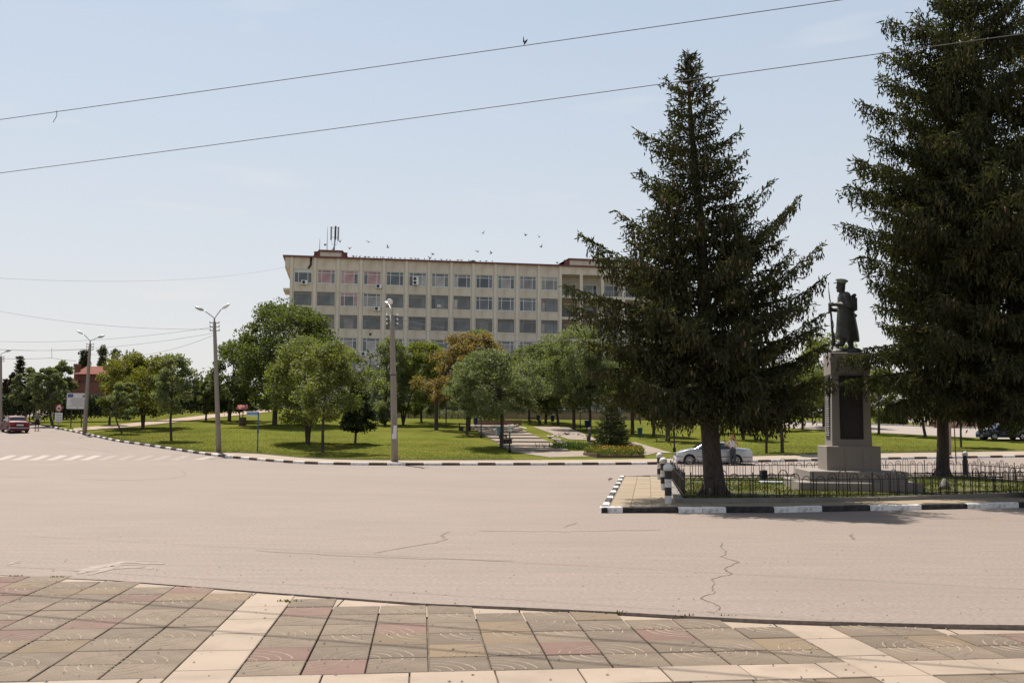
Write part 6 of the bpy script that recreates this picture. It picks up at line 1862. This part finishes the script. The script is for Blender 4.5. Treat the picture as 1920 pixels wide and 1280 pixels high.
# spruce behind, trunk between fence and road
B2 = Hh(1768, 893, ZP); Y2 = B2.y; T2_ = P(1760, 120, Y2); S2 = Y2 / FPX
def tv2(py): return (P(1765, py, Y2).z - B2.z) / (T2_.z - B2.z)
prof2 = [(tv2(800), 2.2), (tv2(770), 2.9), (tv2(700), 3.3), (tv2(600), 3.2), (tv2(450), 2.6), (tv2(300), 1.6), (1, .1)]
spruce("dark spruce behind the huge one, trunk visible right of the pedestal", B2, T2_, prof2, (), nb=150, seed=14, tr=.235, dens=.72, start=tv2(775), cones=0, size=.24, hang=1.1)
# small conifer in the flower bed, far conifers at the left
Bs = G(1146, 845, .14); Ts = P(1146, 758, Bs.y); Hs = Ts.z - Bs.z; Ss = Bs.y / FPX
spruce("small bushy blue green conifer standing in the flower bed", Bs, Ts, [(0, 46*Ss), (.12, 50*Ss), (.3, 44*Ss), (.55, 34*Ss), (.75, 21*Ss), (.9, 10*Ss), (1, .05)], (), nb=140, seed=21, tr=.08, dens=.85, start=.03, size=.18, m='youngspruce', group=None, cones=0, hang=.15, name="conifer_tree")
for i, (px, yt, yb, Y, w_, lab) in enumerate([(38, 668, 780, 128, 26, "dark pointed conifer far left above the hedge"), (12, 712, 780, 130, 18, "low dark conifer at the left picture edge"), (662, 640, 800, 100, 0, "")]):
    if not w_: continue
    b_ = P(px, yb, Y); t_ = P(px, yt, Y); s_ = Y / FPX
    spruce(lab, b_, t_, [(0, w_*s_), (.2, w_*s_), (.5, w_*s_*.62), (.8, w_*s_*.28), (1, .05)], (), nb=110, seed=31 + i, tr=.14, dens=.5, start=.05, size=.42, m='spruce', group=None, cones=0, hang=.4, name="conifer_tree")

# ------------------------------------------------------------------ flower bed, rocks, grass
fbp = [G(*q, .14) for q in ((1096, 853), (1122, 857.5), (1208, 857.5), (1203, 846), (1160, 843), (1108, 845))]
fb_ = thing("flower_bed", "flower bed with orange blooms and low brown edging before the small conifer", "flower bed", fbp[1])
z0 = fbp[1]
poly = [(p.x - z0.x, p.y - z0.y) for p in fbp]
MB().prism(poly, -.1, .06).build("soil", M['joint'], fb_)
eb = MB()
for a, b in (((fbp[0]), (fbp[1])), (fbp[1], fbp[2])):
    d, n, L = seg_frame(a, b); Mx = Matrix.Translation((a.x - z0.x, a.y - z0.y, a.z - z0.z)) @ Matrix.Rotation(math.atan2(d.y, d.x), 4, 'Z'); eb.box(0, L, -.1, .04, -.1, .16, 0, Mx)
eb.build("edging", mat("brown_edging", (.13, .075, .06), .9, .15, 2), fb_)
rg = np.random.default_rng(9); pts = []
pv = [Vector((x, y, 0)) for x, y in poly]
while len(pts) < 5200:
    x, y = rg.uniform(min(p.x for p in pv), max(p.x for p in pv)), rg.uniform(min(p.y for p in pv), max(p.y for p in pv))
    if pip(x, y, pv): pts.append((x, y, rg.uniform(.05, .42)))
pts = np.array(pts); pts[:, 2] += (tz(0, z0.y + 1) - tz(0, z0.y)) * pts[:, 1]
d = rg.normal(size=(len(pts), 3)) * .5; d[:, 2] += 1
V, F = sprays_np(pts, d, np.full(len(pts), .17), rg, .3); o = link_mesh("foliage", mesh_np("foliage", V, F, M['leafmid']), fb_); o["kind"] = "stuff"
top_ = pts[pts[:, 2] > .27][:900] + np.array([0, 0, .12]); top_ = top_[rg.random(len(top_)) < .42]
V, F = leaves_np(top_, .11, rg, 1.0, .9); o = link_mesh("blossom", mesh_np("blossom", V, F, M['flower']), fb_); o["kind"] = "stuff"
# iris-like clump by the steps
Bi = G(1068, 842, .14); n = 420; rg = np.random.default_rng(19)
pts = np.stack([rg.normal(size=n)*.8, rg.normal(size=n)*.5, np.zeros(n)], 1); d = rg.normal(size=(n, 3))*.35; d[:, 2] = 1
V, F = sprays_np(pts, d, np.full(n, .55), rg, .09)
ir = thing("iris_clump", "clump of pale sword leaved plants right of the steps", "plant", Bi); o = link_mesh("foliage", mesh_np("foliage", V, F, M['iris']), ir); o["kind"] = "stuff"
# pale stones of the dry stream
rk = []
for s in range(5):
    b = MB(); r_ = random.Random(s); b.ball((0, 0, .06), .5, 0, 8, (1, .8, .5))
    for i in range(len(b.v)): v = Vector(b.v[i]); f_ = 1 + r_.uniform(-.22, .22); b.v[i] = (v.x*f_, v.y*f_, max(-.1, v.z*f_))
    b.sm = [False]*len(b.sm); rk.append((b.mesh("rock", M['rock']), b.mesh("rock", M['rockdark'])))
line = [(1034, 821), (1046, 826), (1056, 831), (1068, 835), (1080, 838), (1092, 842)]; line2 = [(1030, 819), (1050, 816), (1066, 813), (1088, 816), (1104, 821)]
r_ = random.Random(12)
def rocks(line, n, s0, s1, lab, grp, dark=.15, spread=3):
    for i in range(n):
        t = r_.random()*(len(line)-1); k = min(int(t), len(line)-2); f_ = t - k
        px = line[k][0]*(1-f_) + line[k+1][0]*f_ + r_.uniform(-spread, spread); py = line[k][1]*(1-f_) + line[k+1][1]*f_ + r_.uniform(-spread*.5, spread*.5)
        p = G(px, py, .14); sc = r_.uniform(s0, s1)
        o = link_mesh("rock", rk[i % 5][1 if r_.random() < dark else 0], None, p, (r_.uniform(-.3, .3), r_.uniform(-.3, .3), r_.uniform(0, 6)))
        o.scale = (sc*r_.uniform(.8, 1.5), sc, sc*r_.uniform(.6, 1)); tag(o, lab, "rock", grp)
rocks(line, 60, .25, .6, "rough pale stone lining the dry stream bed right of the steps", "stones of the dry stream", .25)
rocks(line2, 30, .25, .55, "rough pale stone on the upper rim of the stream bed", "stones of the stream rim", .15)
rocks([(897, 803), (920, 805), (928, 806)], 14, .4, .8, "pale boulder in the rock pile behind the silvery tree", "boulders of the rock pile", .3)
rocks([(944, 798), (962, 799), (980, 802)], 14, .35, .75, "dark and pale boulder along the top of the steps", "boulders at the top of the steps", .5)
rocks([(966, 810), (976, 808)], 6, .5, .8, "dark boulder at the right rim of the middle steps", "boulders at the rim of the steps", .8)
rocks([(1168, 836), (1190, 834), (1180, 838)], 9, .3, .6, "small flat stone on the little terrace right of the flower bed", "stones of the little terrace", .1)
# small stone pillar by the stream
b0 = G(1104.5, 839, .14); o = thing("stone_pillar", "slim rough stone pillar left of the small conifer", "pillar", b0)
MB().lathe([(.22, -.1), (.18, .3), (.13, .42)], 9, 0, None, False).build("foot", M['rock'], o)
MB().tube([(0, 0, .40), (-.04, 0, .7), (.06, 0, 1.0), (.03, 0, 1.28)], [.12, .15, .13, .08], 8, 0, False).build("shaft", M['rockdark'], o)
MB().ball((.03, 0, 1.36), .10, 0, 8).build("cap_stone", M['rock'], o)

def blades(area_fn, n, h, m, name, seed):
    rg = np.random.default_rng(seed); pts = area_fn(n, rg)
    d = rg.normal(size=(len(pts), 3))*.42; d[:, 2] = 1; d /= np.linalg.norm(d, axis=1)[:, None]
    a = rg.uniform(0, 6.28, len(pts)); s = np.stack([np.cos(a), np.sin(a), 0*a], 1) * .018
    hh = (h * rg.uniform(.5, 1.3, len(pts)))[:, None]
    V = np.stack([pts - s, pts + s, pts + d*hh], 1).reshape(-1, 3); F = np.arange(3*len(pts)).reshape(-1, 3)
    tag(link_mesh(name, mesh_np(name, V, F, m)), kind='stuff')
def lawn_area(n, rg):
    x = rg.uniform(-36, 34, n); t = rg.uniform(0, 1, n)**2.6 * 24
    y = kline(x) + kw(x) + .05 + t*.9
    k = np.ones(n, bool)
    xa, xb = G(965, 850).x, G(1245, 850).x
    k &= ~((x > xa + (y - 58)*-.05) & (x < xb))
    x, y = x[k], y[k]
    return np.stack([x, y, terr(x, y) + .12], 1)
blades(lawn_area, 90000, .05, M['grass'], "grass", 3)
def plot_area(n, rg):
    xs_, ys_ = rg.uniform(4.5, 20, n*3), rg.uniform(25, 43, n*3)
    nz = np.sin(xs_*1.3 + 2) * np.cos(ys_*.9) + rg.normal(size=n*3)*.5
    out = [(x, y, ZP) for x, y, q in zip(xs_, ys_, nz) if q > -.1 and pip(x, y, PLOT)]
    return np.array(out[:n])
blades(plot_area, 16000, .065, M['grass'], "plot_grass", 4)
def weeds(n, rg):
    out = []
    for px, py, q in ((108, 1082, 60), (30, 1079, 20), (535, 1126, 25), (1160, 1146, 12), (1285, 1153, 12), (1368, 1154, 14)):
        p = Hh(px, py, 0)
        for _ in range(q): out.append((p.x + rg.normal()*.06, p.y + rg.normal()*.02, -.02))
    return np.array(out)
rg = np.random.default_rng(77)
n = 420
px_, py_ = rg.uniform(0, 1920, n), rg.uniform(975, 1278, n)
V, F = [], []
for a, b in zip(px_, py_):
    p = Hh(a, b, 0.0); r0 = rg.uniform(.004, .013); z0 = (0.004 if p.y > float(eline(p.x)) else -0.012 - p.x*.004); an = rg.uniform(0, 6.28); i0 = len(V)
    for q in range(4): V.append((p.x + r0*math.cos(an + q*1.57)*(1.6 if q % 2 else 1), p.y + r0*math.sin(an + q*1.57), z0))
    V.append((p.x, p.y, z0 + r0*.8))
    F += [(i0, i0+1, i0+4), (i0+1, i0+2, i0+4), (i0+2, i0+3, i0+4), (i0+3, i0, i0+4)]
gm = leaf_mat("grit", (0.06, 0.045, 0.035), (0.30, 0.25, 0.2), 0.0, 3)
tag(link_mesh("grit", mesh_np("grit", V, F, gm)), kind='stuff')
blades(weeds, 1, .04, M['grass'], "weeds", 6)
